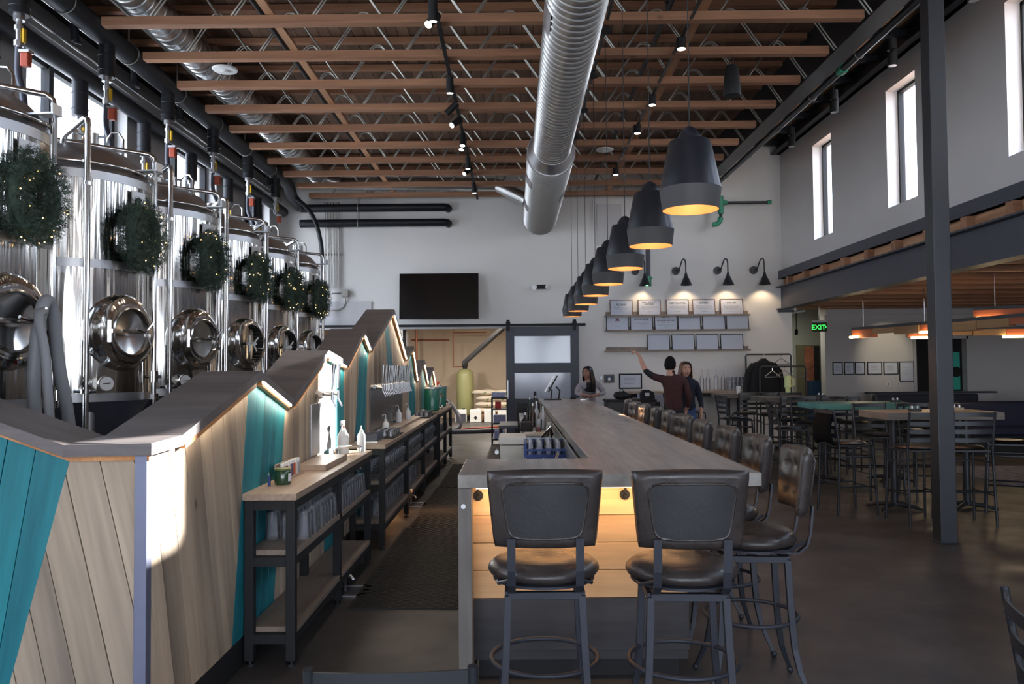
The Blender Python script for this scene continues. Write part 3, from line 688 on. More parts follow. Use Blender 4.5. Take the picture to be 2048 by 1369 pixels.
# ------------------------------------------------------------------ wooden mountain-line partition behind the back counters
def clip_half(poly, a, b, c):
    """keep a*u + b*v <= c"""
    out = []
    for i in range(len(poly)):
        p, q = poly[i - 1], poly[i]; dp = a * p[0] + b * p[1] - c; dq = a * q[0] + b * q[1] - c
        if (dp <= 0) != (dq <= 0):
            t = dp / (dp - dq); out.append((p[0] + (q[0] - p[0]) * t, p[1] + (q[1] - p[1]) * t))
        if dq <= 0: out.append(q)
    return out
def clean(poly):
    out = []
    for p in poly:
        if not out or (abs(p[0] - out[-1][0]) + abs(p[1] - out[-1][1])) > 1e-4: out.append(p)
    if len(out) > 1 and (abs(out[0][0] - out[-1][0]) + abs(out[0][1] - out[-1][1])) < 1e-4: out.pop()
    return out
def area(p): return .5 * sum(p[i - 1][0] * p[i][1] - p[i][0] * p[i - 1][1] for i in range(len(p)))
def plank_piece(poly, O, U, V, direction, m, parent, th=.018, name='plank', lift=0.0):
    """poly in (u,v) on the plane O + u U + v V; grain along direction (2d)"""
    poly = clean(poly)
    if len(poly) < 3 or abs(area(poly)) < 2e-4: return None
    d = Vector((direction[0], direction[1])).normalized(); e = Vector((-d.y, d.x))
    cx = sum(p[0] for p in poly) / len(poly); cy = sum(p[1] for p in poly) / len(poly)
    A = U * d.x + V * d.y; B = U * e.x + V * e.y; Nn = A.cross(B)
    mb = MB(); mb.prism([((p[0] - cx) * d.x + (p[1] - cy) * d.y, (p[0] - cx) * e.x + (p[1] - cy) * e.y) for p in poly], lambda u, v, w: (u, v, w), th)
    o = mb.build(name, m, parent)
    mt = Matrix((A, B, Nn)).transposed().to_4x4(); mt.translation = O + U * cx + V * cy + Nn * lift
    o.matrix_local = mt; return o
part = thing('mountain_partition', 'low wooden partition of teal and pale planks with a zigzag mountain-line top under a grey cap', 'partition', (0, 0, 0))
PROF = [(3.20, 1.315), (3.47, 1.322), (4.542, 1.597), (5.211, 1.41), (6.192, 1.751), (6.918, 1.668), (7.696, 1.994), (8.058, 1.828), (9.575, 2.319), (10.721, 1.77), (11.416, 1.93), (11.934, 1.46), (12.807, 1.74), (13.388, 1.394), (14.139, 1.629), (14.665, 1.337)]
CT = .048
XF = -1.475
# core
core = MB()
poly = [(3.26, .0)] + [(y, z - CT - .004) for y, z in PROF if y > 3.25] + [(14.665, 0)]
poly[1:1] = [(3.26, PROF[0][1] - CT - .004)]
core.prism(poly, lambda u, v, w: (XF - .03 - w, u, v), .24).build('core', M['pine'], part)
XP = XF - .025
body = [(3.245, .165)] + [(3.245, PROF[0][1] - CT)] + [(y, z - CT) for y, z in PROF if y > 3.25] + [(14.665, .165)]
REG = [(3.2, 3.2, 'pine', -.24), (4.46, 4.2, 'teal', .2), (5.2, 4.92, 'pine', .03), (6.22, 6.2, 'teal', .02), (6.92, 6.86, 'pine', .02), (7.58, 7.18, 'teal', .22), (8.02, 7.74, 'pine', -.05),
       (9.35, 10.15, 'teal', -.5), (9.75, 10.75, 'pine', -.12), (11.16, 11.1, 'teal', .02), (11.9, 11.85, 'pine', 0), (12.6, 12.5, 'teal', .05), (13.25, 13.15, 'pine', 0), (13.8, 13.75, 'teal', 0), (14.3, 14.3, 'pine', 0), (14.7, 14.7, None, 0)]
zt, zb_ = 1.6, .2
def bline(R): # boundary line y = yb + (yt-yb)*(z-zb)/(zt-zb)
    s = (R[0] - R[1]) / (zt - zb_); return s, R[1] - s * zb_   # y = s z + c
for i in range(len(REG) - 1):
    R, R2 = REG[i], REG[i + 1]; s1, c1 = bline(R); s2, c2 = bline(R2); k = R[3]
    reg = clip_half(body, -1, s1, -c1)     # y >= s1 z + c1
    reg = clip_half(reg, 1, -s2, c2)       # y <= s2 z + c2
    if len(reg) < 3: continue
    us = [p[0] - k * p[1] for p in reg]; a = min(us); b = max(us); u = a - rnd.uniform(0, .05)
    while u < b:
        w = rnd.choice((.13, .15, .17)); q = clip_half(reg, -1, k, -(u + .003)); q = clip_half(q, 1, -k, u + w - .003)
        plank_piece(q, Vector((XP, 0, 0)), Vector((0, 1, 0)), Vector((0, 0, 1)), (k, 1), M[R[2]], part, lift=rnd.uniform(0, .002)); u += w
# the return panel that faces the camera
EY = 3.262
EP = [(-3.3, .165), (-3.3, 1.84), (-1.794, 1.31 - CT), (-1.5, 1.312 - CT), (-1.5, .165)]
EP2 = [(-3.3, 1.315 + .362 * (3.3 - 1.794)), (-1.794, 1.31)]
EP[1] = (-3.3, EP2[0][1] - CT)
MB().prism([(p[0], p[1] if p[1] > .2 else 0) for p in EP], lambda u, v, w: (u, EY + .01 + w, v), .2).build('core', M['matteblack'], part)
EREG = [(-3.4, -3.4, 'pine', -.2), (-2.38, -2.62, 'teal', .17), (-1.794, -2.05, 'pine', -.24), (-1.48, -1.48, None, 0)]
for i in range(3):
    R, R2 = EREG[i], EREG[i + 1]; 
    def bl(R): s = (R[0] - R[1]) / (1.28 - .3); return s, R[1] - s * .3
    s1, c1 = bl(R); s2, c2 = bl(R2); k = R[3]
    reg = clip_half(EP, -1, s1, -c1); reg = clip_half(reg, 1, -s2, c2)
    us = [p[0] - k * p[1] for p in reg]; a = min(us); b = max(us); u = a
    while u < b:
        w = rnd.choice((.12, .14, .15)); q = clip_half(reg, -1, k, -(u + .0022)); q = clip_half(q, 1, -k, u + w - .0022)
        plank_piece(q, Vector((0, EY, 0)), Vector((1, 0, 0)), Vector((0, 0, 1)), (k, 1), M[R[2]], part, lift=rnd.uniform(0, .002)); u += w
# z fighting guard: return planks face -y
MB().box(-1.528, -1.478, 3.214, 3.262, 0, 1.262).build('corner_post', mat('blue_grey_metal_angle', (120, 124, 146), .45, metal=.5), part, bevel=.003)
MB().box(XP - .01, XP + .012, 3.3, 14.66, 0, .165).build('baseboard', M['matteblack'], part)
MB().box(-3.3, -1.53, EY - .012, EY, 0, .165).build('baseboard', M['matteblack'], part)
# cap slabs, orange trim and light strips under them
X0, X1 = -1.44, -1.78
for (ya, za), (yb, zb) in zip(PROF, PROF[1:]):
    ln = math.hypot(yb - ya, zb - za); mb = MB(); 
    mb.prism([(ya, za), (yb, zb), (yb, zb - CT), (ya, za - CT)], lambda u, v, w: (X0 - w, u, v), X0 - X1)
    mb.build('cap', M['cap'], part, bevel=.002)
    if ya < 3.3: continue
    s = (zb - za) / (yb - ya); n = Vector((0, -s, 1)).normalized(); d = Vector((0, 1, s)).normalized()
    m0 = .04 if s > 0 else .05
    p = Vector((0, ya, za - CT / n.z * 1.0)) + d * .05; q = Vector((0, yb, zb - CT / n.z)) - d * .06
    MB().obox(p + Vector((XF + .012, 0, 0)) - n * .014, q + Vector((XF + .012, 0, 0)) - n * .014, .026, .026, up=n).build('trim_strip', M['trimwood'], part)
    if s < 0: MB().obox(p + Vector((XF + .03, 0, 0)) - n * .004, q + Vector((XF + .03, 0, 0)) - n * .004, .014, .012, up=n).build('light_strip', M['led'], part)
mb = MB().prism([(-1.79, 1.31), (-1.44, 1.315), (-1.44, 1.315 - CT), (-1.79, 1.31 - CT)], lambda u, v, w: (u, 3.17 + w, v), .03 + .0)
mb.build('cap', M['cap'], part)
MB().prism([(-3.3, EP2[0][1]), (-1.79, 1.31), (-1.79, 1.31 - CT), (-3.3, EP2[0][1] - CT)], lambda u, v, w: (u, 3.17 + w, v), .36).build('cap', M['cap'], part, bevel=.002)
MB().prism([(-3.3, EP2[0][1] - CT), (-1.79, 1.31 - CT), (-1.47, 1.312 - CT), (-1.47, 1.29 - CT), (-1.79, 1.288 - CT), (-3.3, EP2[0][1] - CT - .022)], lambda u, v, w: (u, 3.215 + w, v), .03).build('trim_strip', M['trimwood'], part)
# real light from the strips
for (ya, za), (yb, zb) in zip(PROF[1:], PROF[2:]):
    if True:
        s = (zb - za) / (yb - ya); L_ = math.hypot(yb - ya, zb - za)
        o = lamp('strip_light', 'AREA', (XF + .03, (ya + yb) / 2, (za + zb) / 2 - CT - .03), (1.6 if zb < za else .6) * L_, (1.0, .84, .66), shape='RECTANGLE', size=.02, size_y=L_)
        o.matrix_world = Matrix.Translation(o.location) @ Matrix((Vector((1, 0, 0)), Vector((0, 1, s)).normalized(), Vector((0, -s, 1)).normalized())).transposed().to_4x4()

# ------------------------------------------------------------------ taps, splash panel
XW = XP + .02
tag(MB().box(XW, XW + .012, 8.13, 10.35, .975, 1.40).build('splash_panel', mat('brushed_dark_splash_panel', (92, 92, 96), .25, metal=.9, var=.1), bevel=.002), 'brushed dark metal splash panel behind the row of beer taps', 'panel')
def tap_row(y0, y1, n, z, label, rail=True):
    t = thing('beer_tap_row', label, 'beer taps', (XW, 0, z))
    MB().cyl((.045, y0 - .06, 0), (.045, y1 + .06, 0), .018, n=10).build('manifold', M['chrome'], t, smooth=40)
    hb = MB().cyl((.06, 0, 0), (.12, 0, -.01), .010, n=8).cyl((.12, 0, .02), (.12, 0, -.045), .010, n=8).cyl((.12, 0, -.04), (.15, 0, -.10), .007, n=8).cyl((.0, 0, 0), (.045, 0, 0), .026, n=8)
    me_f = hb.mesh('faucet', M['satin'], 40)
    me_h = MB().cyl((.12, 0, .03), (.135, 0, .22), .006, .016, n=8).mesh('tap_handle', M['satin'], 40)
    for i in range(n):
        y = y0 + (y1 - y0) * i / (n - 1 if n > 1 else 1)
        f = piece('faucet', me_f, t, (0, y, 0)); piece('tap_handle', me_h, f, (0, 0, 0), rot=(0, rnd.uniform(-.05, .05), 0))
    return t
tap_row(8.22, 10.3, 20, 1.42, 'long row of twenty steel beer taps over the splash panel')
tap_row(5.95, 6.15, 2, 1.42, 'pair of sunlit taps on the wooden partition at the second peak', False)
tag(MB().box(XW, XW + .012, 5.78, 6.5, .975, 1.35).build('splash_panel', M['satin'], bevel=.002), 'sunlit steel splash panel behind the pair of taps', 'panel')

# ------------------------------------------------------------------ back counters
def counter(name, label, x0, x1, y0, y1, zt_, shelves, mids, th=.036):
    t = thing(name, label, 'counter', ((x0 + x1) / 2, y0, 0)); ox, oy = (x0 + x1) / 2, y0; hw = (x1 - x0) / 2; Ld = y1 - y0
    MB().box(-hw - .01, hw + .01, -.01, Ld, zt_ - th, zt_).build('worktop', M['counter'], t, bevel=.002)
    for (yy) in [.025, Ld - .035] + mids:
        for xx in (-hw + .025, hw - .025):
            lg = MB().box(xx - .025, xx + .025, yy - .025, yy + .025, .03, zt_ - th).build('leg', M['matteblack'], t, bevel=.003)
            MB().cyl((xx, yy, 0), (xx, yy, .012), .024, n=12).cyl((xx, yy, .01), (xx, yy, .035), .008, n=8).build('leveller', M['black'], lg)
    zs = [zt_ - th - .03] + [z - .055 for z in shelves]
    for z in zs:
        for xx in (-hw + .025, hw - .025): MB().box(xx - .02, xx + .02, .05, Ld - .06, z - .025, z + .025).build('side_rail', M['matteblack'], t)
        for yy in (.025, Ld - .035): MB().box(-hw + .05, hw - .05, yy - .02, yy + .02, z - .025, z + .025).build('end_rail', M['matteblack'], t)
    for z in shelves: MB().box(-hw + .004, hw - .0, .052, Ld - .062, z - .03, z).build('shelf', M['shelfwood'], t, bevel=.002)
    return t
counter('back_counter', 'nearest long narrow counter with black legs and two shelves along the partition', -1.475, -1.20, 4.36, 6.66, .93, [.615, .20], [1.15])
counter('back_counter', 'middle long counter with glass-filled shelves under the row of taps', -1.475, -1.165, 7.12, 11.95, .93, [.60, .25], [1.6, 3.2])
counter('back_counter', 'farthest counter, carrying the two green drink dispensers', -1.475, -1.14, 12.05, 14.4, .95, [.58, .22], [1.2])
# raised slabs on the counters
tag(MB().box(-1.46, -1.26, 5.33, 6.0, .93, .968).build('serving_board', M['counter'], bevel=.003), 'sunlit raised wooden board on the nearest back counter', 'board')
tag(MB().box(-1.46, -1.28, 8.3, 10.9, .93, .96).build('serving_board', M['counter'], bevel=.003), 'long raised wooden board under the row of taps', 'board')
tag(MB().box(-1.36, -1.17, 7.75, 8.4, .93, .94).build('bar_mat', M['rubber']), 'black rubber mat under the clip rack on the middle counter', 'mat')
tag(MB().box(-1.40, -1.18, 10.9, 11.9, .93, .945).build('bar_mat', M['rubber']), 'black rubber mat at the far end of the middle counter', 'mat')
# glasses
prof_pint = [(.001, .012), (.030, .012), (.031, 0), (.034, 0), (.043, .147), (.0405, .147), (.030, .02)]
me_gl = MB().lathe(prof_pint, n=12).mesh('glass', M['glass'], 60)
me_st = MB().lathe([(.001, .003), (.034, .0), (.034, .004), (.006, .012), (.0055, .06), (.03, .085), (.04, .115), (.033, .17), (.031, .17), (.038, .115), (.001, .075)], n=12).mesh('glass', M['glass'], 60)
me_tu = MB().lathe([(.001, .01), (.028, .01), (.029, 0), (.032, 0), (.037, .095), (.0345, .095), (.028, .02)], n=12).mesh('glass', M['glass'], 60)
def glasses(me, name, label, group, xs, ys, z, flip=True, jit=.004, rows=('wall-side', 'middle', 'front')):
    for i, y in enumerate(ys):
        for j, x in enumerate(xs):
            o = piece(name, me, None, (x + rnd.uniform(-jit, jit), y + rnd.uniform(-jit, jit), z))
            if flip: o.rotation_euler = (PI, 0, rnd.uniform(0, 3)); o.location.z = z + (.147 if me is me_gl else .095)
            tag(o, '%s, %s from near end, %s row' % (label, nth(i + 1), rows[j] if len(xs) == 3 else rows[j * 2]), 'glass', group)
def fr(a, b, s): 
    n = int((b - a) / s); return [a + i * s for i in range(n + 1)]
glasses(me_gl, 'pint_glass', 'upturned pint glass on the nearest counter', 'pint glasses on the nearest counter', (-1.43, -1.34, -1.25), fr(4.72, 6.5, .088), .616)
glasses(me_st, 'stemmed_glass', 'stemmed glass on the middle counter', 'stemmed glasses on the middle counter', (-1.42, -1.32, -1.22), fr(7.3, 11.8, .115), .601, flip=False)
glasses(me_gl, 'pint_glass', 'upturned pint glass low on the middle counter', 'pint glasses on the lower shelf', (-1.40, -1.29), fr(7.4, 10.2, .1), .251)
glasses(me_tu, 'tumbler', 'tumbler on the farthest counter shelf', 'tumblers on the farthest counter', (-1.35, -1.22), fr(12.3, 14.1, .13), .581)
# things on the counters
j = thing('candle_jar', 'dark green glass candle jar at the near end of the first counter', 'candle', (-1.37, 4.72, .93))
MB().lathe([(.001, 0), (.044, 0), (.048, .01), (.048, .075), (.04, .085)], n=24).build('jar', mat('dark_green_glass', (38, 66, 40), .15, coat=.6), j, smooth=40); MB().lathe([(.044, .082), (.05, .086), (.05, .094), (.001, .096)], n=24).build('lid', mat('olive_lid', (98, 106, 62), .4), j, smooth=40)
MB().lathe([(.0485, .02), (.0485, .065)], n=8, a0=-.6, a1=.6).build('label_band', M['paper'], j)
j = thing('lighter', 'small blue lighter standing beside the green candle jar', 'lighter', (-1.425, 4.64, .93))
MB().box(-.006, .006, -.012, .012, 0, .06).build('body', mat('blue_plastic', (40, 60, 120), .3), j, bevel=.002); MB().box(-.005, .005, -.010, .010, .06, .075).build('cap', M['chrome'], j)
j = thing('flight_rack', 'wooden rack of small spice and marker bottles against the partition', 'rack', (-1.415, 5.02, .93))
MB().box(-.035, .035, -.2, .2, 0, .012).box(-.035, -.025, -.2, .2, .012, .10).build('rack_body', M['counter'], j)
for i in range(7):
    b = MB().cyl((.005, -.17 + i * .056, .012), (.005, -.17 + i * .056, .085), .018, n=10).build('bottle', mat('rack_bottle_%d' % i, [(190, 180, 170), (120, 60, 50), (200, 196, 190), (90, 90, 120), (180, 90, 60), (205, 200, 195), (150, 150, 150)][i], .3), j, smooth=40)
    MB().cyl((.005, -.17 + i * .056, .085), (.005, -.17 + i * .056, .105), .014, n=10).build('cap', M['white'], b, smooth=40)
# the sink faucet and bottles in the sun
t = thing('counter_faucet', 'low chrome faucet lying over the nearest counter in the sun', 'faucet', (-1.40, 6.25, .93))
MB().cyl((0, 0, 0), (0, 0, .05), .02, n=12).tube([(0, 0, .045), (.02, .02, .065), (.17, .02, .07), (.19, .02, .06), (.19, .02, .03)], .011, 8).build('spout', M['chrome'], t, smooth=50)
def bottle(x, y, z, prof, m, label, name='squeeze_bottle', capm=None, capprof=None, capname='cap'):
    t = thing(name, label, 'bottle', (x, y, z)); MB().lathe(prof, n=20).build('bottle_body', m, t, smooth=35)
    if capprof: MB().lathe(capprof, n=14).build(capname, capm or M['white'], t, smooth=35)
    return t
bottle(-1.25, 6.5, .93, [(.001, 0), (.032, 0), (.033, .01), (.033, .13), (.028, .15), (.014, .165)], M['white'], 'tall white squeeze bottle at the far end of the first counter', capprof=[(.015, .163), (.015, .175), (.006, .185), (.004, .215), (.001, .215)], capname='nozzle')
t = bottle(-1.38, 6.42, .93, [(.001, 0), (.045, 0), (.046, .01), (.046, .14), (.02, .19), (.014, .21)], M['white'], 'white spray bottle with an orange collar in the sun', name='spray_bottle', capprof=[(.016, .205), (.016, .225), (.001, .226)], capm=M['orange'], capname='collar')
MB().box(-.012, .012, -.05, .025, .225, .262).box(-.006, .006, -.075, -.05, .24, .255).obox((0, -.035, .23), (0, -.05, .185), .01, .008).build('spray_head', M['white'], t, bevel=.003)
for x, y, l in ((-1.35, 8.35, 'small white bottle with a bent straw spout in front of the splash panel'), (-1.42, 9.75, 'small bent-spout bottle farther along the splash panel, next to another'), (-1.36, 10.15, 'small bent-spout bottle nearest the far end of the splash panel')):
    t = bottle(x, y, .93 if x == -1.35 else .96, [(.001, 0), (.034, 0), (.036, .01), (.036, .10), (.022, .125), (.014, .13)], M['white'], l, name='wash_bottle', capprof=[(.015, .128), (.015, .15), (.001, .15)])
    MB().tube([(0, 0, .145), (0, 0, .19), (-.01, 0, .2), (-.03, 0, .195), (-.04, 0, .18)], .004, 6).build('straw_spout', M['white'], t, smooth=60)
# sloping rack with upturned tasting glasses
t = thing('drying_rack', 'slotted grey drying rack leaning on the middle counter', 'rack', (-1.39, 7.5, .93))
for i in range(7): MB().obox((-.07, -.16 + i * .05, .03), (.12, -.14 + i * .05, .05), .005, .06).build('slat', M['bluesteel'], t)
MB().box(-.08, .13, -.18, .2, 0, .012).build('base_tray', M['satin'], t)
def cluster(cx, cy, z, nx, ny, label, group):
    for i in range(ny):
        for jx in range(nx):
            o = piece('tasting_glass', me_tu, None, (cx + (jx - (nx - 1) / 2) * .062, cy + (i - (ny - 1) / 2) * .068, z), scale=(.8, .8, .6)); o.rotation_euler = (PI, 0, 0); o.location.z = z + .057
            tag(o, '%s, %s from near end, %s' % (label, nth(i + 1), ('wall side', 'middle', 'aisle side')[jx]), 'glass', group)
cluster(-1.29, 8.1, .941, 3, 8, 'tasting glass beside the drying rack', 'tasting glasses by the drying rack')
cluster(-1.29, 11.3, .946, 3, 10, 'tasting glass on the far mat', 'tasting glasses at the far end')
# green drink dispensers and the red flower
for y, l in ((12.5, 'nearer green glass drink dispenser on the farthest counter'), (13.75, 'farther green glass drink dispenser on the farthest counter')):
    t = thing('drink_dispenser', l, 'dispenser', (-1.30, y, .95))
    MB().lathe([(.001, 0), (.10, 0), (.115, .015), (.125, .33), (.12, .34)], n=28).build('jar', mat('green_pressed_glass', (22, 110, 92), .2, bump=.5, bscale=60, coat=.5), t, smooth=40)
    MB().lathe([(.122, .335), (.128, .34), (.128, .352), (.02, .362), (.02, .385), (.001, .387)], n=28).build('lid', M['satin'], t, smooth=40)
    MB().cyl((.115, -.02, .05), (.17, -.03, .05), .012, n=8).box(.155, .175, -.04, -.02, .05, .09).cyl((.165, -.03, .05), (.165, -.03, .015), .009, n=8).build('spigot', M['chrome'], t, smooth=40)
t = thing('red_flower', 'red poinsettia bloom between the two green dispensers', 'flower', (-1.28, 13.05, .95))
MB().lathe([(.001, 0), (.045, 0), (.055, .1), (.05, .1)], n=16).build('pot', M['white'], t, smooth=40)
fl = MB()
for i in range(9):
    a = i * 2 * PI / 9; e = Vector((math.cos(a), math.sin(a), .3 if i % 2 else .0)); q = e.cross(Vector((0, 0, 1))).normalized() * .03; c = Vector((0, 0, .22))
    fl.add([c, c + e * .07 + q, c + e * .13 - Vector((0, 0, .02)), c + e * .07 - q], [(0, 1, 2, 3)])
fl.tube([(0, 0, .06), (0, 0, .22)], .005, 5).build('petals', mat('red_petals', (206, 62, 44), .6), t)
# ------------------------------------------------------------------ the bar
bar = thing('bar_counter', 'long L-shaped bar with a grey wood-grain top and a lit pine plank front', 'bar', (0, 0, 0))
BY1 = 13.9
mb = MB().prism([(-.289, 4.0), (1.222, 4.0), (1.222, BY1), (.40, BY1), (.43, 4.70), (-.289, 4.70)], lambda u, v, w: (u, v, 1.004 + w), .066)
mb.build('bar_top', M['bartop'], bar, bevel=.003)
wl = MB().box(-.289, -.222, 4.0, 4.70, 0, 1.003).build('waterfall_leg', M['barleg'], bar, bevel=.002)
MB().cyl((-.262, 3.994, .915), (-.262, 4.0, .915), .012, n=14).build('screw_cap', M['satin'], wl)
MB().box(-.22, .88, 4.17, 4.22, .10, 1.0).box(.80, .862, 4.2, BY1 - .05, .10, 1.0).build('core_panel', M['darkwood'], bar)
rows = [(.842, 1.0), (.702, .839), (.562, .699), (.42, .559)]
for z0, z1 in rows:
    o = MB().box(-.55, .55, -.009, .009, -(z1 - z0) / 2, (z1 - z0) / 2).build('plank', M['barpine'], bar, loc=(.327, 4.158, (z0 + z1) / 2), bevel=.002)
o = MB().box(-.55, .555, -.012, .012, -.132, .132).build('plank', M['darkwood'], bar, loc=(.327, 4.155, .286), bevel=.002)
for z0, z1 in rows + [(.155, .418)]:
    for y0, y1 in ((4.19, 6.6), (6.604, 9.0), (9.004, 11.4), (11.404, BY1 - .05)):
        o = MB().box(-(y1 - y0) / 2, (y1 - y0) / 2, -.009, .009, -(z1 - z0) / 2, (z1 - z0) / 2).build('plank', M['barpine'] if z0 > .4 else M['darkwood'], bar)
        o.rotation_euler = (0, 0, PI / 2); o.location = (.872, (y0 + y1) / 2, (z0 + z1) / 2)
MB().box(-.2, .84, 4.22, 4.25, 0, .152).box(.80, .83, 4.25, BY1 - .1, 0, .152).build('toe_kick', M['matteblack'], bar)
MB().box(-.2, .84, 4.045, 4.06, .994, 1.003).build('light_strip', M['ledwarm'], bar)
MB().box(.905, .92, 4.25, BY1 - .2, .994, 1.003).build('light_strip', M['ledwarm'], bar)
for x in (-.195, .20 + .36, .98 - .12):
    h = MB().cyl((x, 4.149, .945), (x, 4.143, .945), .026, n=18).cyl((x, 4.145, .945), (x, 4.115, .94), .008, n=8).tube([(x, 4.125, .96), (x, 4.12, .975), (x, 4.12, .985)], .007, 6)
    h.build('purse_hook', M['matteblack'], bar, smooth=40)
MB().box(.02, .80, BY1 - .06, BY1 - .04, 0, 1.0).build('end_panel', M['darkwood'], bar)
lamp('bar_front_strip', 'AREA', (.32, 4.03, .985), 1.7, (1.0, .66, .34), shape='RECTANGLE', size=1.05, size_y=.02, aim=(0, .35, -1))
lamp('bar_side_strip', 'AREA', (.92, 9.0, .985), 15.0, (1.0, .50, .24), shape='RECTANGLE', size=.02, size_y=9.4, aim=(.35, 0, -1))
# foot rail along the aisle side
fr_ = thing('foot_rail', 'dark foot rail on angled brackets along the aisle side of the bar', 'foot rail', (0, 0, 0))
MB().box(.90, .928, 4.3, 13.5, .20, .235).build('rail', M['black'], fr_, bevel=.003)
for i in range(7):
    y = 4.45 + i * 1.45
    MB().box(.882, .928, y - .025, y + .025, .15, .198).build('bracket', M['darkwood'], fr_)
# under-bar equipment
ub = thing('underbar_unit', 'stainless underbar with drainboard and open sinks on the bartender side', 'sink', (0, 0, 0))
mb = MB().box(.06, .42, 4.75, 5.6, .82, .86)
for y0, y1 in ((5.6, 6.2), (6.3, 7.2), (7.9, 8.6), (8.7, 9.4)):
    pass
mb.box(.06, .42, 7.2, 7.9, .84, .86).box(.06, .42, 9.4, 13.2, .84, .86)
for y0, y1 in ((5.6, 6.3), (6.3, 7.2), (7.9, 8.65), (8.65, 9.4)):
    mb.box(.06, .09, y0, y1, .6, .87).box(.39, .42, y0, y1, .6, .87).box(.06, .42, y0, y0 + .03, .6, .87).box(.06, .42, y1 - .03, y1, .6, .87).box(.06, .42, y0, y1, .58, .60)
mb.build('sink_body', M['satin'], ub, bevel=.004)
MB().box(.405, .42, 4.75, 13.2, .86, .99).build('backsplash', M['satin'], ub)
for y in (4.8, 6.3, 7.9, 9.5, 11.2, 13.1):
    for x in (.1, .38): MB().cyl((x, y, 0), (x, y, .84), .02, n=8).build('leg', M['satin'], ub)
t = thing('ice_bin', 'off-white plastic bin with a lid beside the sinks behind the bar', 'bin', (-.03, 7.7, 0))
MB().prism([(-.10, 0), (.09, 0), (.12, .88), (-.12, .88)], lambda u, v, w: (u, -.2 + w, v), .42).build('bin_body', mat('cream_plastic', (206, 200, 190), .5), t, bevel=.01)
MB().box(-.13, .13, -.21, .23, .885, .96).build('lid', mat('cream_plastic_lid', (216, 210, 200), .5), t, bevel=.01); MB().cyl((-.15, -.05, .8), (-.15, .1, .8), .02, n=8).build('handle', M['satin'], t)
t = thing('glass_rack', 'blue plastic rack filled with upturned glasses behind the bar', 'rack', (.27, 6.75, .865))
rk = MB().box(-.2, .2, -.22, -.20, 0, .03).box(-.2, .2, .20, .22, 0, .12).box(-.2, -.18, -.2, .2, 0, .12).box(.18, .2, -.2, .2, 0, .12).box(-.2, .2, -.22, -.2, .06, .075).box(-.2, .2, -.2, .2, 0, .01)
for i in range(4): rk.box(-.2 + .08 * i + .075, -.2 + .08 * i + .083, -.2, .2, 0, .05).box(-.18, .18, -.2 + .08 * i + .075, -.2 + .08 * i + .083, 0, .05)
rk.build('rack_body', mat('blue_rack_plastic', (22, 56, 128), .4), t)
for i in range(5):
    for jx in range(5):
        o = piece('rack_glass', me_gl, None, (.27 - .152 + .076 * jx, 6.75 - .152 + .076 * i, .88), scale=(.8, .8, .8)); o.rotation_euler = (PI, 0, 0); o.location.z = .877 + .118
        tag(o, 'upturned glass in the blue rack, %s row from the camera, %s from the left' % (nth(i + 1), nth(jx + 1)), 'glass', 'glasses in the blue rack')
t = thing('metal_scoop', 'steel scoop and tongs lying over the near sink edge', 'scoop', (.3, 6.1, .875))
MB().box(-.09, .07, -.1, .03, 0, .006).box(-.09, -.085, -.1, .03, 0, .04).box(.065, .07, -.1, .03, 0, .04).build('pan', M['satin'], t, bevel=.004); MB().tube([(0, .03, .02), (.03, .18, .05)], .012, 8).build('handle', M['chrome'], t, smooth=50)
tag(MB().prism([(-.08, -.07), (.07, -.09), (.1, .02), (.02, .09), (-.09, .06)], lambda u, v, w: (u + .16, v + 6.0, .871 + w), .03).build('folded_towel', mat('white_towel', (206, 204, 200), .9, bump=.4, bscale=40), bevel=.01), 'white folded towel on the near sink edge', 'towel')
tag(MB().prism([(-.14, -.09), (.14, -.1), (.1, .08), (-.12, .07)], lambda u, v, w: (u + .22, v + 8.6, .872 + w), .04).build('folded_towel', mat('cream_towel', (214, 204, 188), .9, bump=.4, bscale=40), bevel=.012), 'cream cloth bundle between the sinks farther along the bar', 'towel')
t = thing('strainer_set', 'tangle of steel tongs and strainers on the bar side of the sinks', 'utensils', (.34, 8.3, .88))
for i in range(5): MB().tube([(rnd.uniform(-.08, .05), rnd.uniform(-.1, .1), .01), (rnd.uniform(-.03, .04), rnd.uniform(-.1, .1), rnd.uniform(.06, .14)), (rnd.uniform(-.05, .05), rnd.uniform(-.1, .1), .03)], .01, 6).build('utensil', M['chrome'] if i % 2 else M['matteblack'], t, smooth=50)
for i, (x, y, h, r, c, l, nm) in enumerate([(.12, 9.9, .16, .045, (30, 30, 32), 'black caddy bottle behind the bar beside the black box', 'bottle'), (.22, 10.2, .26, .035, (60, 40, 30), 'brown bottle standing behind the bar', 'bottle'), (.28, 10.6, .27, .035, (190, 190, 196), 'clear bottle standing behind the bar', 'bottle'),
     (.33, 9.6, .25, .034, (200, 200, 205), 'clear bottle closest to the bar top edge', 'bottle'), (.2, 11.2, .3, .035, (30, 40, 34), 'dark green bottle behind the bar', 'bottle'), (.3, 11.8, .3, .035, (70, 74, 80), 'grey bottle at the far end behind the bar', 'bottle')]):
    bottle(x, y, .862, [(.001, 0), (r, 0), (r, h * .6), (r * .4, h * .8), (r * .4, h)], mat('bar_bottle_%d' % i, c, .25), l, name='bar_bottle', capprof=[(r * .45, h), (r * .45, h + .03), (.001, h + .03)], capm=M['satin'])
t = thing('red_drink_cup', 'clear plastic cup with a red drink behind the bar', 'cup', (.265, 9.2, .862))
MB().lathe([(.001, .002), (.033, 0), (.045, .15), (.043, .15), (.031, .006)], n=18).build('cup_body', M['glass'], t, smooth=40); MB().lathe([(.001, .008), (.031, .008), (.035, .06), (.001, .06)], n=18).build('drink', mat('red_drink', (190, 60, 40), .2), t)
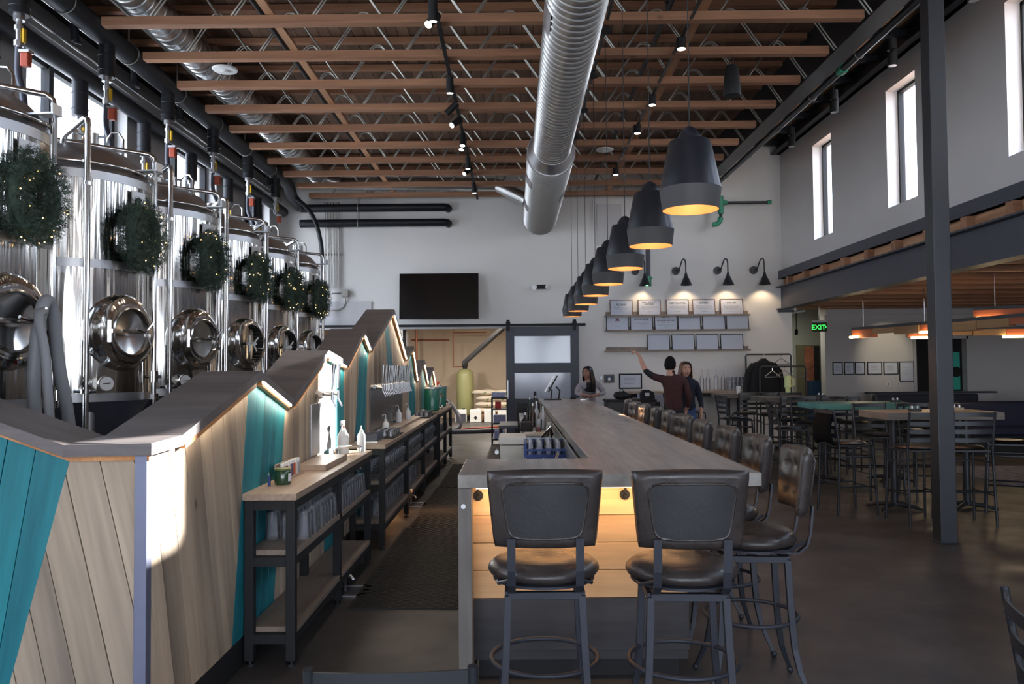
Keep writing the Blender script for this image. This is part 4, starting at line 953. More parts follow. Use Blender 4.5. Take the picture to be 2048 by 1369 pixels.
tag(MB().box(.06, .2, 9.3, 9.55, .862, .97).build('black_box', M['matteblack'], bevel=.008), 'black box on the underbar beside the red drink', 'box')
tag(MB().box(.36, .40, 9.0, 9.2, .862, .98).build('napkin_holder', M['white'], bevel=.004), 'pale speckled napkin box tucked against the bar top', 'box')
t = thing('prep_table', 'dark grey slatted side table at the far end behind the bar', 'table', (-.09, 10.4, 0))
MB().box(-.12, .12, -.3, .5, .84, .88).build('table_top', M['bluesteel'], t, bevel=.003)
for x in (-.1, .1):
    for y in (-.27, .47): MB().box(x - .015, x + .015, y - .015, y + .015, 0, .84).build('leg', M['matteblack'], t)
t = thing('soda_gun_stand', 'black upright beer tower cap standing behind the bar edge', 'tap', (.31, 12.6, .862)); MB().cyl((0, 0, 0), (0, 0, .25), .03, n=14).cyl((0, 0, .25), (0, 0, .37), .022, n=14).build('tower', M['matteblack'], t, smooth=40); MB().cyl((0, -.02, .22), (0, -.1, .22), .01, n=8).build('spout', M['chrome'], t)
# tablets on the far end of the bar
t = thing('tablet_stand', 'pair of tablets on a black stand at the far left end of the bar', 'tablet', (.62, 13.3, 1.07))
MB().box(-.14, .14, -.1, .1, 0, .012).build('base', M['matteblack'], t, bevel=.003)
for s in (-.03, .1): MB().tube([(s, 0, .01), (s + .02, 0, .15), (s - .04, 0, .22)], .012, 8).build('arm', M['matteblack'], t, smooth=50)
for dx in (0, .06):
    sc = MB().obox((-.13 + dx, 0, .13), (.02 + dx, 0, .40), .20, .014, up=(1, 0, -.5)).build('tablet_screen', M['satin'] if dx == 0 else M['matteblack'], t, bevel=.003)
t = thing('black_puck', 'small flat black puck on the far bar top', 'puck', (.98, 13.55, 1.07)); MB().cyl((0, 0, 0), (0, 0, .03), .05, n=20).cyl((0, 0, .03), (0, 0, .035), .045, n=20).build('puck_body', M['matteblack'], t, smooth=40)
t = thing('keychain_pile', 'small pile of keys and clear wrappers on the bar by the staff member', 'keys', (1.12, 13.0, 1.07))
for i in range(4): MB().obox((rnd.uniform(-.08, 0), rnd.uniform(-.06, .06), .006 + .006 * i), (rnd.uniform(0, .08), rnd.uniform(-.06, .06), .01 + .006 * i), .02, .005).build('key', M['chrome'], t)

# ------------------------------------------------------------------ swivel bar stools
def pad_mesh():
    """tufted backrest: local x across, z up, y thickness (front +y)"""
    nu, nv = 26, 20; V = []; Fc = []
    def shape(u, v, side):
        w = .205 + .03 * (v + 1) / 2; x = u * w * (1 - .02 * max(0, abs(v) - .8) * 5 * abs(u) ** 3); z = .885 + (v + 1) / 2 * .305 + (.012 * (1 - u * u) if v > 0 else 0) * v
        e = (1 - abs(u) ** 12) ** .5 * (1 - abs(v) ** 10) ** .5
        bow = .045 * (u * u)                          # concave towards the sitter
        if side > 0:
            t = .034 * e; d = 0
            for bu, bv in ((-.5, .35), (.0, .35), (.5, .35), (-.5, -.3), (.0, -.3), (.5, -.3)):
                q = ((u - bu) * .23) ** 2 + ((v - bv) * .15) ** 2; d += .022 * math.exp(-q / .0007)
            for bv in (.35, -.3): d += .004 * math.exp(-((v - bv) * .15) ** 2 / .00003)
            t -= d * e
        else:
            t = -.032 * e + (.006 * math.exp(-((abs(v) - .72) * .15) ** 2 / .00002) if abs(u) < .74 else 0) * e
        return (x, t + bow, z)
    for side in (1, -1):
        b = len(V)
        for i in range(nv + 1):
            for j in range(nu + 1):
                v = math.sin((-1 + 2 * i / nv) * PI / 2) ; u = math.sin((-1 + 2 * j / nu) * PI / 2)
                v = .5 * v + .5 * (-1 + 2 * i / nv); u = .5 * u + .5 * (-1 + 2 * j / nu)
                V.append(shape(u, v, side))
        for i in range(nv):
            for j in range(nu):
                a = b + i * (nu + 1) + j; q = (a, a + 1, a + nu + 2, a + nu + 1); Fc.append(q if side < 0 else q[::-1])
    mb = MB().add(V, Fc); me = mb.mesh('backrest_pad', M['leather'])
    bm = bmesh.new(); bm.from_mesh(me); bmesh.ops.remove_doubles(bm, verts=bm.verts, dist=.0004); bmesh.ops.recalc_face_normals(bm, faces=bm.faces); bm.to_mesh(me); bm.free(); me.shade_smooth(); return me
def tilt(p, a=.10, z0=.80): # lean the back away from the sitter
    return (p[0], p[1] - (p[2] - z0) * a, p[2])
def stool(label, loc, rz, group):
    t = thing('bar_stool', label, 'bar stool', loc, rz, group)
    me = pad_mesh(); 
    for v in me.vertices: v.co = Vector(tilt(v.co + Vector((0, -.235, 0))))
    pad = piece('backrest', me, t)
    def bp(cx, cz, off): return tilt((cx * (1 + .10 * cz / .108), -.235 - .032 - off + .045 * (cx / .22) ** 2, 1.038 + cz))
    q = [(math.copysign(abs(math.cos(2 * PI * i / 48)) ** .3, math.cos(2 * PI * i / 48)) * .158, math.copysign(abs(math.sin(2 * PI * i / 48)) ** .3, math.sin(2 * PI * i / 48)) * .110) for i in range(48)]
    MB().tube([bp(x, z, .002) for x, z in q], .0055, 6, closed=True).build('welt', M['leather'], pad, smooth=60)
    V = []; Fc = []
    for k, sc in enumerate((0.0, .3, .6, .85, .98)):
        V += [bp(x * sc, z * sc, .005) for x, z in q]
        if k: Fc += [((k - 1) * 48 + i, (k - 1) * 48 + (i + 1) % 48, k * 48 + (i + 1) % 48, k * 48 + i) for i in range(48)]
    MB().add(V, Fc).build('outer_panel', M['leatherb'], pad, smooth=60)
    # seat
    prof = [(.001, .80), (.10, .802), (.165, .80), (.205, .79), (.228, .77), (.232, .752), (.222, .735), (.20, .728), (.001, .728)]
    s = MB().lathe(prof, n=40); s.v = [(x * (1 + .02 * math.cos(4 * math.atan2(y, x))), y * .98, z - .008 * max(0, 1 - (x * x + y * y) / .03)) for x, y, z in s.v]
    st = s.build('seat', M['leather'], t, smooth=60)
    MB().lathe([(.19, .727), (.215, .722), (.215, .712), (.001, .712)], n=36).build('seat_plate', M['stoolmetal'], t, smooth=40)
    MB().cyl((0, 0, .70), (0, 0, .712), .10, n=24).box(-.12, .12, -.03, .03, .69, .704).build('swivel', M['matteblack'], t)
    for sx in (-.135, .135):
        k = MB(); pts = [(sx, -.20, .70), (sx, -.245, .74), (sx, -.262, .80), tilt((sx, -.262, .93))]
        for a, b in zip(pts, pts[1:]): k.obox(a, b, .032, .010, up=(0, 1, 0))
        k.obox((sx, -.05, .705), (sx, -.21, .705), .03, .008).tube([(sx * 1.45, -.06, .715), (sx * 1.4, -.15, .725), (sx * 1.05, -.225, .755)], .008, 6)
        k.build('back_support', M['stoolmetal'], t)
    # frame and legs
    h = .150
    f = MB()
    for a, b in (((-h, -h), (h, -h)), ((h, -h), (h, h)), ((h, h), (-h, h)), ((-h, h), (-h, -h))): f.obox((a[0], a[1], .675), (b[0], b[1], .675), .028, .03)
    f.box(-h, h, -.015, .015, .665, .688); f.build('top_frame', M['stoolmetal'], t, bevel=.002)
    for sx in (-1, 1):
        for sy in (-1, 1):
            lg = MB(); pts = [(h, .675), (h + .007, .50), (h + .014, .36), (h + .022, .26), (h + .040, .16), (h + .068, .08), (h + .092, .02)]; r = [.0150, .0150, .0150, .0145, .0130, .0115, .0100]
            ps = [Vector((sx * q, sy * q, z)) for q, z in pts]
            vs = []
            for p, rr in zip(ps, r):
                for i, j in ((-1, -1), (1, -1), (1, 1), (-1, 1)): vs.append((p.x + i * rr, p.y + j * rr, p.z))
            fs = []
            for i in range(len(ps) - 1):
                for j in range(4): fs.append((i * 4 + j, i * 4 + (j + 1) % 4, i * 4 + 4 + (j + 1) % 4, i * 4 + 4 + j))
            fs += [(3, 2, 1, 0), tuple(range(len(vs) - 4, len(vs)))]
            L_ = lg.add(vs, fs).build('leg', M['stoolmetal'], t, bevel=.002)
            e = ps[-1]; MB().sphere((e.x, e.y, .016), .017, 10, 8).build('foot', M['stoolmetal'], L_, smooth=60)
    MB().torus((0, 0, .375), .225, .0105, 44, 8).build('foot_ring', M['stoolmetal'], t, smooth=60)
    return t
s0 = stool('dark leather bar stool seen from behind at the left of the bar end', (.115, 3.44, 0), 0.0, 'leather stools around the bar')
dup(s0, (.695, 3.40, 0), -.04, 'dark leather bar stool seen from behind at the right of the bar end')
on = ['first', 'second', 'third', 'fourth', 'fifth', 'sixth', 'seventh', 'eighth', 'ninth', 'tenth']
for i in range(10):
    dup(s0, (1.18 + (.0 if i else -.02), 4.02 + .682 * i + rnd.uniform(-.03, .03), 0), PI / 2 + (rnd.uniform(-.12, .12) if i else -.10), '%s tufted leather stool along the aisle side of the bar, counted from the camera' % on[i])

# ------------------------------------------------------------------ pendants over the bar
def pendant(label, loc):
    t = thing('pendant_lamp', label, 'pendant lamp', loc, 0, 'black pendants over the bar')
    MB().lathe([(.172, .118), (.165, .15), (.118, .385), (.112, .392), (.07, .395)], n=44).build('shade', M['pendant'], t, smooth=35)
    MB().lathe([(.157, .0), (.172, .118)], n=44).build('shade_band', M['pendantband'], t, smooth=35)
    MB().lathe([(.071, .393), (.066, .42), (.045, .455), (.02, .475), (.001, .478)], n=24).build('cap', M['pendant'], t, smooth=50)
    MB().lathe([(.155, .001), (.169, .118), (.115, .383), (.001, .384)], n=44).build('lining', M['copper'], t, smooth=35)
    MB().cyl((0, 0, .475), (0, 0, 5.235 - loc[2]), .0035, n=6).build('cord', M['matteblack'], t)
    MB().cyl((0, 0, 5.21 - loc[2]), (0, 0, 5.25 - loc[2]), .06, n=20).build('canopy', M['matteblack'], t, smooth=40)
    MB().sphere((0, 0, .25), .03, 12, 8).cyl((0, 0, .27), (0, 0, .33), .015, n=8).build('bulb', M['bulb'], t, smooth=60)
    return t
p0 = None
for i in range(8):
    y = 4.5 + 1.335 * i
    lb_ = '%s black bell-shaped pendant with a copper lining over the bar, counted from the camera' % on[i]
    p0 = pendant(lb_, (1.0, y, 2.485)) if p0 is None else (dup(p0, (1.0, y, 2.485), 0, lb_), p0)[1]
    lamp('pendant_light', 'POINT', (1.0, y, 2.66), 1.8, (1.0, .74, .48), shadow_soft_size=.03)

tag(MB().box(.985, 1.015, 4.0, 14.4, 5.251, 5.27).build('mounting_rail', M['black']), 'thin black rail under the joists that carries the pendants', 'rail')
tag(MB().box(1.865, 1.895, 4.0, 15.2, 5.251, 5.27).build('mounting_rail', M['black']), 'thin black rail under the joists that carries the short spotlights', 'rail')
# ------------------------------------------------------------------ track lights, speakers, detectors
tr = thing('track_light', 'long black track with cylindrical spotlights under the joists left of the duct', 'track light', (0, 0, 0))
MB().box(-.795, -.755, 4.0, 17.0, 5.215, 5.245).build('track', M['matteblack'], tr)
def head(mb_parent, x, y, z, d, name='spot_head', emit=True, r=.045, L_=.17):
    d = Vector(d).normalized(); p = Vector((x, y, z))
    h = MB().cyl(p - d * .03, p + d * L_, r, n=18).cyl(p, (x, y, 5.22), .012, n=6).build(name, M['matteblack'], mb_parent, smooth=40)
    if emit: MB().cyl(p + d * (L_ - .004), p + d * (L_ + .002), r * .84, n=18).build('lens', M['tracklens'], h, smooth=40)
    return h
HD = [(7.7, (0, .15, -1)), (8.0, (-.3, -.45, -.55)), (9.75, (0, .1, -1)), (10.7, (-.75, .2, -.65), False), (11.4, (-.5, -.5, -.5)), (12.15, (0, -.25, -1)), (12.4, (-.2, -.3, -1)), (13.5, (0, .1, -1)), (14.2, (-.45, -.4, -.5)), (15.4, (.1, 0, -1)), (5.5, (0, 0, -1)), (6.4, (-.3, .1, -1))]
for q in HD:
    head(tr, -.775, q[0], 5.17, q[1], emit=len(q) < 3)
    if len(q) < 3: lamp('spot_light', 'SPOT', (-.775 + q[1][0] * .2, q[0] + q[1][1] * .2, 4.95), 16, (1.0, .86, .68), spot_size=1.2, spot_blend=.6, shadow_soft_size=.04, aim=q[1])
for i, y in enumerate((8.8, 10.7, 12.0, 14.6)):
    t = thing('spotlight', 'short black twin spotlight under the joists right of the pendants, %s from the camera' % on[i], 'spotlight', (1.88, y, 5.2), 0, 'short spotlights right of the pendants')
    MB().cyl((0, 0, .04), (0, 0, .05), .012, n=6).build('stem', M['matteblack'], t); MB().cyl((0, 0, -.06), (0, 0, .06), .055, n=20).box(-.02, .05, -.02, .02, .04, .075).build('spot_body', M['matteblack'], t, smooth=40)
    MB().cyl((0, 0, -.064), (0, 0, -.058), .045, n=18).build('lens', M['tracklens'], t)
for (x, y, z, l) in ((2.56, 9.25, 5.12, 'black hanging speaker in front of the joists near the girder'), (2.55, 12.15, 5.14, 'black hanging speaker farther back, above the nearest pendant')):
    t = thing('hanging_speaker', l, 'speaker', (x, y, z))
    MB().lathe([(.001, 0), (.06, -.005), (.075, -.04), (.10, -.26), (.105, -.34), (.095, -.36), (.001, -.365)], n=24).build('speaker_body', M['matteblack'], t, smooth=40); MB().tube([(-.02, 0, 0), (-.03, 0, .06), (0, 0, .13)], .005, 5).tube([(.03, 0, 0), (.02, 0, .13)], .004, 5).build('suspension_wire', M['chrome'], t)
for i, y in enumerate((8.38, 10.213, 12.1, 13.98)):
    t = thing('cylinder_light', '%s hanging black cylinder light along the upper right wall' % on[i], 'cylinder light', (4.9, y, 5.475), 0, 'cylinder lights by the upper right wall')
    MB().cyl((0, 0, -.01), (0, 0, .15), .062, n=22).cyl((.02, 0, .14), (.02, 0, .20), .045, n=16).cyl((0, 0, .19), (0, 0, .33), .06, n=22).build('body', M['matteblack'], t, smooth=40)
    MB().cyl((0, 0, .33), (0, 0, 1.035), .006, n=6).build('stem', M['matteblack'], t); MB().cyl((0, 0, -.014), (0, 0, -.008), .05, n=18).build('lens', M['satin'], t)
for (x, y, l) in ((-3.46, 9.5, 'white round smoke detector under the second joist by the windows'), (1.52, 13.2, 'white round smoke detector behind the pendant cords')):
    t = thing('smoke_detector', l, 'smoke detector', (x, y, 5.23)); MB().lathe([(.001, -.05), (.045, -.05), (.05, -.03), (.14, -.022), (.15, -.01), (.15, 0), (.001, 0)], n=30).build('detector_body', M['white'], t, smooth=35)
# pipes with green fittings by the far end of the girder
gp_ = thing('green_fitted_pipe', 'black sprinkler riser with bright green tee and elbow high on the far wall', 'pipe', (0, 0, 0))
MB().tube([(4.42, 17.0, 5.25), (4.42, 17.0, 5.05)], .035, 10).tube([(4.5, 17.0, 5.1), (5.45, 17.0, 5.1)], .03, 10).tube([(4.42, 17.0, 4.9), (4.42, 17.0, 4.75), (4.3, 17.0, 4.62)], .035, 10).cyl((4.42, 17.0, 5.0), (4.42, 17.3, 5.0), .02, n=8).build('pipe_run', M['black'], gp_, smooth=50)
MB().cyl((4.42, 17.0, 4.86), (4.42, 17.0, 5.24), .06, n=14).cyl((4.42, 17, 5.1), (4.55, 17, 5.1), .052, n=12).build('tee', M['greenpaint'], gp_, smooth=40)
MB().cyl((5.42, 17.0, 5.1), (5.5, 17.0, 5.1), .045, n=12).build('coupling', M['greenpaint'], gp_, smooth=40)
MB().tube([(4.42, 17.0, 4.78), (4.40, 17, 4.70), (4.33, 17, 4.64), (4.24, 17, 4.63)], .055, 12).build('elbow', M['greenpaint'], gp_, smooth=50)
g2 = thing('sprinkler_main', 'black sprinkler main with green couplings beside the roof girder', 'pipe', (0, 0, 0))
MB().tube([(4.12, 4, 5.30), (4.12, 17.0, 5.30)], .045, 12).build('pipe_run', M['black'], g2, smooth=50)
for y in (9.9, 16.3): MB().cyl((4.12, y - .06, 5.30), (4.12, y + .06, 5.30), .062, n=14).build('coupling', M['greenpaint'], g2, smooth=40)
for i in range(9): MB().torus((4.12, 4.9 + i * 1.5, 5.30), .055, .005, 18, 5, Matrix.Rotation(PI / 2, 3, 'X')).build('ring_hanger', M['galvweb'], g2)
g3 = thing('wall_riser', 'dark grey riser with a green cap ending behind the third sconce', 'pipe', (0, 0, 0))
MB().tube([(2.88, 17.15, 4.2), (2.88, 17.15, 3.55)], .05, 12).build('pipe_run', M['bluesteel'], g3, smooth=50); MB().cyl((2.88, 17.15, 3.34), (2.88, 17.15, 3.55), .065, n=14).cyl((2.88, 17.15, 3.5), (2.88, 17.15, 3.54), .085, n=14).cyl((2.88, 17.15, 3.56), (2.88, 17.29, 3.7), .02, n=6).build('cap', M['greenpaint'], g3, smooth=40)
M['chairblack'] = mat('black_chair_metal', (17, 18, 21), .38)
# ------------------------------------------------------------------ ladder-back chairs
def ladder_chair(label, loc, rz, sh=.75, bh=1.13, group=None, slats=4, name='ladderback_bar_chair'):
    t = thing(name, label, 'chair', loc, rz, group)
    hw = .195
    MB().lathe([(.001, sh + .03), (.12, sh + .034), (.18, sh + .03), (.205, sh + .012), (.20, sh), (.001, sh)], n=4 * 7).build('seat', M['seatblack'], t, smooth=60).scale = (1.0, .98, 1)
    MB().box(-hw, hw, -.19, .19, sh - .022, sh - .001).build('seat_frame', M['black'], t, bevel=.004)
    for sx in (-1, 1):
        x = sx * hw
        MB().tube([(x * 1.05, -.235, .0), (x * 1.02, -.215, sh * .5), (x, -.20, sh - .02), (x, -.215, sh + .1), (x * 1.02, -.26, bh)], .013, 8).build('back_leg', M['black'], t, smooth=60)
        MB().tube([(x * 1.08, .225, .0), (x, .185, sh - .02)], .013, 8).build('leg', M['black'], t, smooth=60)
    for i in range(slats):
        z = sh + .10 + (bh - sh - .13) * i / (slats - 1) ; y = -.215 - .045 * (z - sh - .1) / (bh - sh - .1)
        V = []; 
        for j in range(9):
            u = -1 + 2 * j / 8; yy = y - .03 * (1 - u * u)
            for dz in (-.021, .021):
                for dy in (-.004, .004): V.append((u * hw, yy + dy, z + dz + (.006 * (1 - u * u) if i == slats - 1 else 0)))
        Fs = []
        for j in range(8):
            a = j * 4; b = a + 4; Fs += [(a, b, b + 2, a + 2), (a + 1, a + 3, b + 3, b + 1), (a + 2, b + 2, b + 3, a + 3), (a, a + 1, b + 1, b)]
        Fs += [(0, 2, 3, 1), (32, 33, 35, 34)]
        MB().add(V, Fs).build('slat', M['black'], t, smooth=40)
    for z, k in ((sh * .38, 1), (sh * .80, .5)):
        MB().tube([(-hw, .205, z), (hw, .205, z)], .009, 6).build('stretcher', M['black'], t, smooth=60)
        for sx in (-1, 1): MB().tube([(sx * hw, -.215, z + .02), (sx * hw, .205, z + .02)], .009, 6).build('stretcher', M['black'], t, smooth=60)
    MB().tube([(-hw, -.215, sh * .45), (hw, -.215, sh * .45)], .009, 6).build('stretcher', M['black'], t, smooth=60)
    return t
M['seatblack'] = mat('black_vinyl_seat', (18, 17, 17), .35)
c0 = None
def chair(label, loc, rz, **k):
    global c0
    if c0 is None: c0 = ladder_chair(label, loc, rz, group='black ladderback bar chairs'); return c0
    return dup(c0, loc, rz, label)
def bar_table(x0, x1, y0, y1, z, m, label, th=.078):
    t = thing('bar_table', label, 'table', ((x0 + x1) / 2, (y0 + y1) / 2, 0)); hx, hy = (x1 - x0) / 2, (y1 - y0) / 2
    MB().box(-hx, hx, -hy, hy, z - th, z).build('table_top', m, t, bevel=.004)
    for sx in (-1, 1):
        x = sx * (hx - .22)
        MB().cyl((x, 0, .04), (x, 0, z - th - .01), .038, n=14).box(x - .12, x + .12, -.12, .12, z - th - .012, z - th).build('pedestal', M['black'], t, smooth=40)
        b = MB()
        for a in (40, 140, 220, 320):
            c, s_ = math.cos(math.radians(a)), math.sin(math.radians(a)); b.tube([(x, 0, .06), (x + .18 * c, .18 * s_, .045), (x + .30 * c, .30 * s_, .015)], [.028, .022, .014], 8)
        b.build('base', M['black'], t, smooth=60)
    return t
bar_table(4.0, 5.25, 8.62, 9.36, 1.085, M['tableg'], 'grey-brown high table nearest the steel column')
bar_table(4.08, 5.42, 10.75, 11.6, 1.085, M['tablet'], 'teal-painted high table behind the nearest grey one')
bar_table(4.05, 5.45, 13.0, 13.85, 1.085, M['tableg'], 'grey high table behind the teal one')
bar_table(3.85, 5.35, 14.95, 15.75, 1.085, M['tableg'], 'grey high table at the back beside the coat racks')
CH = [((3.62, 8.80, 0), -PI / 2 + .15, 'black ladderback chair with a dark jacket, left end of the nearest grey table'),
      ((4.10, 8.25, 0), .05, 'black ladderback chair just left of the steel column, back to the camera'),
      ((4.55, 8.2, 0), -.06, 'black ladderback chair just right of the steel column, back to the camera'),
      ((5.35, 8.75, 0), PI / 2 - .5, 'black ladderback chair at the right end of the nearest grey table'),
      ((5.75, 8.3, 0), .4, 'black ladderback chair cut by the right edge beyond the column'),
      ((4.4, 9.75, 0), PI, 'black ladderback chair on the far side of the nearest grey table, left'),
      ((4.95, 9.75, 0), PI, 'black ladderback chair on the far side of the nearest grey table, right'),
      ((3.74, 10.95, 0), -PI / 2, 'black ladderback chair at the left end of the teal table'),
      ((4.45, 10.35, 0), 0, 'black ladderback chair in front of the teal table, left'),
      ((5.05, 10.35, 0), 0.1, 'black ladderback chair in front of the teal table, right'),
      ((4.4, 12.0, 0), PI, 'black ladderback chair behind the teal table, left'), ((5.05, 12.0, 0), PI, 'black ladderback chair behind the teal table, right'),
      ((3.62, 13.2, 0), -PI / 2 + .2, 'black ladderback chair at the left end of the grey table behind the teal one'),
      ((4.3, 12.65, 0), 0, 'black ladderback chair in front of the grey table behind the teal one, left'), ((4.95, 12.65, 0), -.1, 'black ladderback chair in front of the grey table behind the teal one, right'),
      ((4.5, 14.1, 0), PI, 'black ladderback chair between the two back tables'),
      ((3.35, 15.2, 0), -PI / 2 + .1, 'black ladderback chair alone at the left end of the back table, near the man'),
      ((4.2, 14.6, 0), 0, 'black ladderback chair in front of the back table, left'), ((4.9, 14.62, 0), .08, 'black ladderback chair in front of the back table, right')]
for loc, rz, l in CH: chair(l, loc, rz)
# dark jacket over the end chair
jk = MB(); V = []
for i in range(9):
    for j in range(7):
        u = -1 + 2 * j / 6; v = i / 8; V.append((.165 * u * (1 + .10 * v), -.235 - .06 * math.sin(v * PI) - .03 * abs(math.sin(5 * u + v * 3)) * v, 1.13 - .36 * v - .03 * u * u))
jk.add(V, [(i * 7 + j, i * 7 + j + 1, i * 7 + j + 8, i * 7 + j + 7) for i in range(8) for j in range(6)])
o = jk.build('draped_jacket', mat('black_jacket_cloth', (12, 12, 14), .95, spec=.15), None, smooth=60); o.location = (3.62, 8.80, 0); o.rotation_euler = (0, 0, -PI / 2 + .15)
s_ = o.modifiers.new('thick', 'SOLIDIFY'); s_.thickness = .025; tag(o, 'dark jacket hanging over the end chair of the nearest grey table', 'jacket')
for (x, y, l) in ((4.45, 8.95, 'small black condiment caddy on the nearest grey table left of the column'), (5.0, 9.1, 'small tan caddy on the nearest grey table right of the column'), (5.3, 11.2, 'small dark caddy at the right end of the teal table'), (5.1, 13.4, 'small dark caddy on the grey table behind the teal one')):
    t = thing('condiment_caddy', l, 'caddy', (x, y, 1.085)); MB().box(-.06, .06, -.04, .04, 0, .03).torus((0, 0, .05), .03, .004, 14, 5, Matrix.Rotation(PI / 2, 3, 'X')).build('caddy_body', M['black'] if 'tan' not in l else M['cardboard'], t)
    for k in (-.03, .03): MB().cyl((k, 0, .0), (k, 0, .06), .015, n=10).build('shaker', M['satin'], t, smooth=40)
# near chairs at the frame edges and the low table
ladder_chair('blue-grey chair back just showing at the bottom edge of the photo', (-.315, 2.22, 0), .03, sh=.45, bh=.878, name='dining_chair', slats=4)
ladder_chair('black ladderback chair at the bottom right corner', (1.80, 2.42, 0), -PI / 2 - .35, sh=.45, bh=.86, name='dining_chair', slats=4)
t = thing('dining_table', 'low dining table whose corner just enters at the right edge', 'table', (2.6, 2.66, 0)); MB().box(-.64, .64, -.44, .44, .71, .76).build('table_top', M['tableg'], t, bevel=.004); MB().cyl((0, 0, .03), (0, 0, .71), .04, n=14).build('pedestal', M['black'], t, smooth=40); MB().box(-.3, .3, -.03, .03, 0, .03).box(-.03, .03, -.3, .3, 0, .03).build('base', M['black'], t)

# ------------------------------------------------------------------ far wall fittings
t = thing('television', 'large black flat television on the far wall', 'television', (-1.62, 17.14, 3.165)); t.rotation_euler = (math.radians(-4), 0, 0)
MB().box(-.85, .85, -.02, .02, -.49, .49).build('screen_body', mat('tv_screen', (10, 11, 13), .12, coat=.5), t, bevel=.004); MB().box(-.3, .3, .02, .13, -.2, .2).build('wall_bracket', M['matteblack'], t)
MB().box(-.853, .853, -.022, .018, -.497, -.488).build('bezel', M['matteblack'], t)
t = thing('emergency_light', 'black emergency light with two lamp heads above the sliding door', 'emergency light', (.58, 17.24, 3.35)); MB().box(-.11, .11, -.05, .05, -.04, .05).build('housing', M['matteblack'], t, bevel=.01)
for s in (-1, 1): MB().cyl((s * .12, -.05, .0), (s * .16, -.1, -.02), .045, .055, n=16).build('lamp_head', M['white'], t, smooth=40)
# sliding barn door
d = thing('sliding_door', 'dark barn-style sliding door with two glass panels beside the brewhouse opening', 'door', (.59, 17.14, 0))
for (x0, x1, z0, z1, nm) in ((-.78, -.60, .05, 2.49, 'stile'), (.60, .78, .05, 2.49, 'stile'), (-.60, .60, 2.285, 2.49, 'rail'), (-.60, .60, 1.50, 1.71, 'rail'), (-.60, .60, .05, .95, 'rail')): MB().box(x0, x1, -.03, .03, z0, z1).build(nm, M['bluesteel'], d, bevel=.003)
for z0, z1 in ((1.71, 2.285), (.95, 1.50)): MB().box(-.60, .60, -.006, .006, z0, z1).build('glass_panel', M['frost'], d)
MB().box(-.755, -.735, -.045, -.03, .95, 1.35).build('pull_handle', M['satin'], d)
for x in (-.73, .69): MB().box(x - .035, x + .035, -.05, -.03, 2.40, 2.64).cyl((x, -.03, 2.57), (x, -.055, 2.57), .05, n=16).build('hanger', M['matteblack'], d)
tag(MB().box(-4.35, 1.52, 17.13, 17.15, 2.50, 2.555).build('door_track', M['matteblack']), 'black sliding door track over the brewhouse opening', 'door track')
struct('trim_8', MB().box(-4.2, .9, 17.27, 17.3, 2.46, 2.50), M['wall'])
# picture ledges and framed beer cards
LX0, LX1 = 1.94, 5.07
LZ = [2.70, 2.375, 1.94]
for i, z in enumerate(LZ):
    t = thing('picture_ledge', '%s wooden picture ledge on the far wall' % ['top', 'middle', 'bottom'][i], 'shelf', ((LX0 + LX1) / 2, 17.24, z)); h = (LX1 - LX0) / 2
    MB().box(-h, h, -.05, .05, 0, .018).build('ledge_board', M['shelfwood'], t); MB().box(-h + .03, h - .03, .035, .055, .018, .10).build('back_lip', M['shelfwood'], t); MB().box(-h, h, -.055, -.047, -.006, .03).build('front_lip', M['shelfwood'], t)
def text(s, size, m, parent, loc, rot=(PI / 2, 0, 0), name='lettering', align='CENTER', bold=0.0):
    c = bpy.data.curves.new('lettering', 'FONT'); c.body = s; c.size = size; c.align_x = align; c.extrude = .0006; c.offset = bold; c.materials.append(m)
    q = bpy.data.objects.new(name, c); COL.objects.link(q); me = bpy.data.meshes.new_from_object(q.evaluated_get(bpy.context.evaluated_depsgraph_get())); bpy.data.objects.remove(q)
    o = bpy.data.objects.new(name, me); COL.objects.link(o); o.parent = parent; o.location = loc; o.rotation_euler = rot; return o
brown = wood('picture_frame_wood', (96, 66, 52), (124, 88, 70), .5, 'X', 5)
def card(x, z, label, lines, dark=False, w=.49, h=.345, rules=()):
    t = thing('framed_card', label, 'framed card', (x, 17.235, z + .019)); t.rotation_euler = (math.radians(-9), 0, 0); fm = M['matteblack'] if dark else brown
    mb = MB().box(-w / 2, w / 2, -.008, .008, h - .014, h).box(-w / 2, w / 2, -.008, .008, 0, .014).box(-w / 2, -w / 2 + .014, -.008, .008, .014, h - .014).box(w / 2 - .014, w / 2, -.008, .008, .014, h - .014); mb.build('frame', fm, t)
    MB().box(-w / 2 + .014, w / 2 - .014, -.004, .006, .014, h - .014).build('paper', M['paper'], t)
    for s, sz, m, zz in lines: text(s, sz, m, t, (0, -.0045, zz), bold=.0012)
    if rules:
        mb = MB()
        for zz, ww in rules:
            a = -ww / 2
            while a < ww / 2 - .01:
                b = min(a + rnd.uniform(.015, .05), ww / 2); mb.box(a, b, -.0052, -.0044, zz, zz + .007); a = b + .008
        mb.build('small_print', mat('faint_ink', (168, 170, 174), .8) if 'faint' not in M else M['faint'], t)['kind'] = 'stuff'
    MB().box(-w / 2 + .014, w / 2 - .014, -.0075, -.0065, .014, h - .014).build('glass_front', M['pane'], t)
    return t
M['faint'] = mat('faint_ink', (160, 162, 168), .8)
r4 = ((.19, .34), (.17, .34), (.15, .34), (.13, .26), (.07, .12))
I, I2 = M['ink'], M['ink2']
card(2.305, LZ[0], 'framed card headed PILSNER on the top ledge', [('PILSNER', .062, I, .215)], rules=((.165, .32), (.13, .22), (.09, .11)))
card(2.915, LZ[0], 'framed card with a two-line heading on the top ledge, second from its left end', [('BERRY SOUR IPA', .042, I, .275), ('ANNIVERSARY', .034, I, .235)], rules=r4)
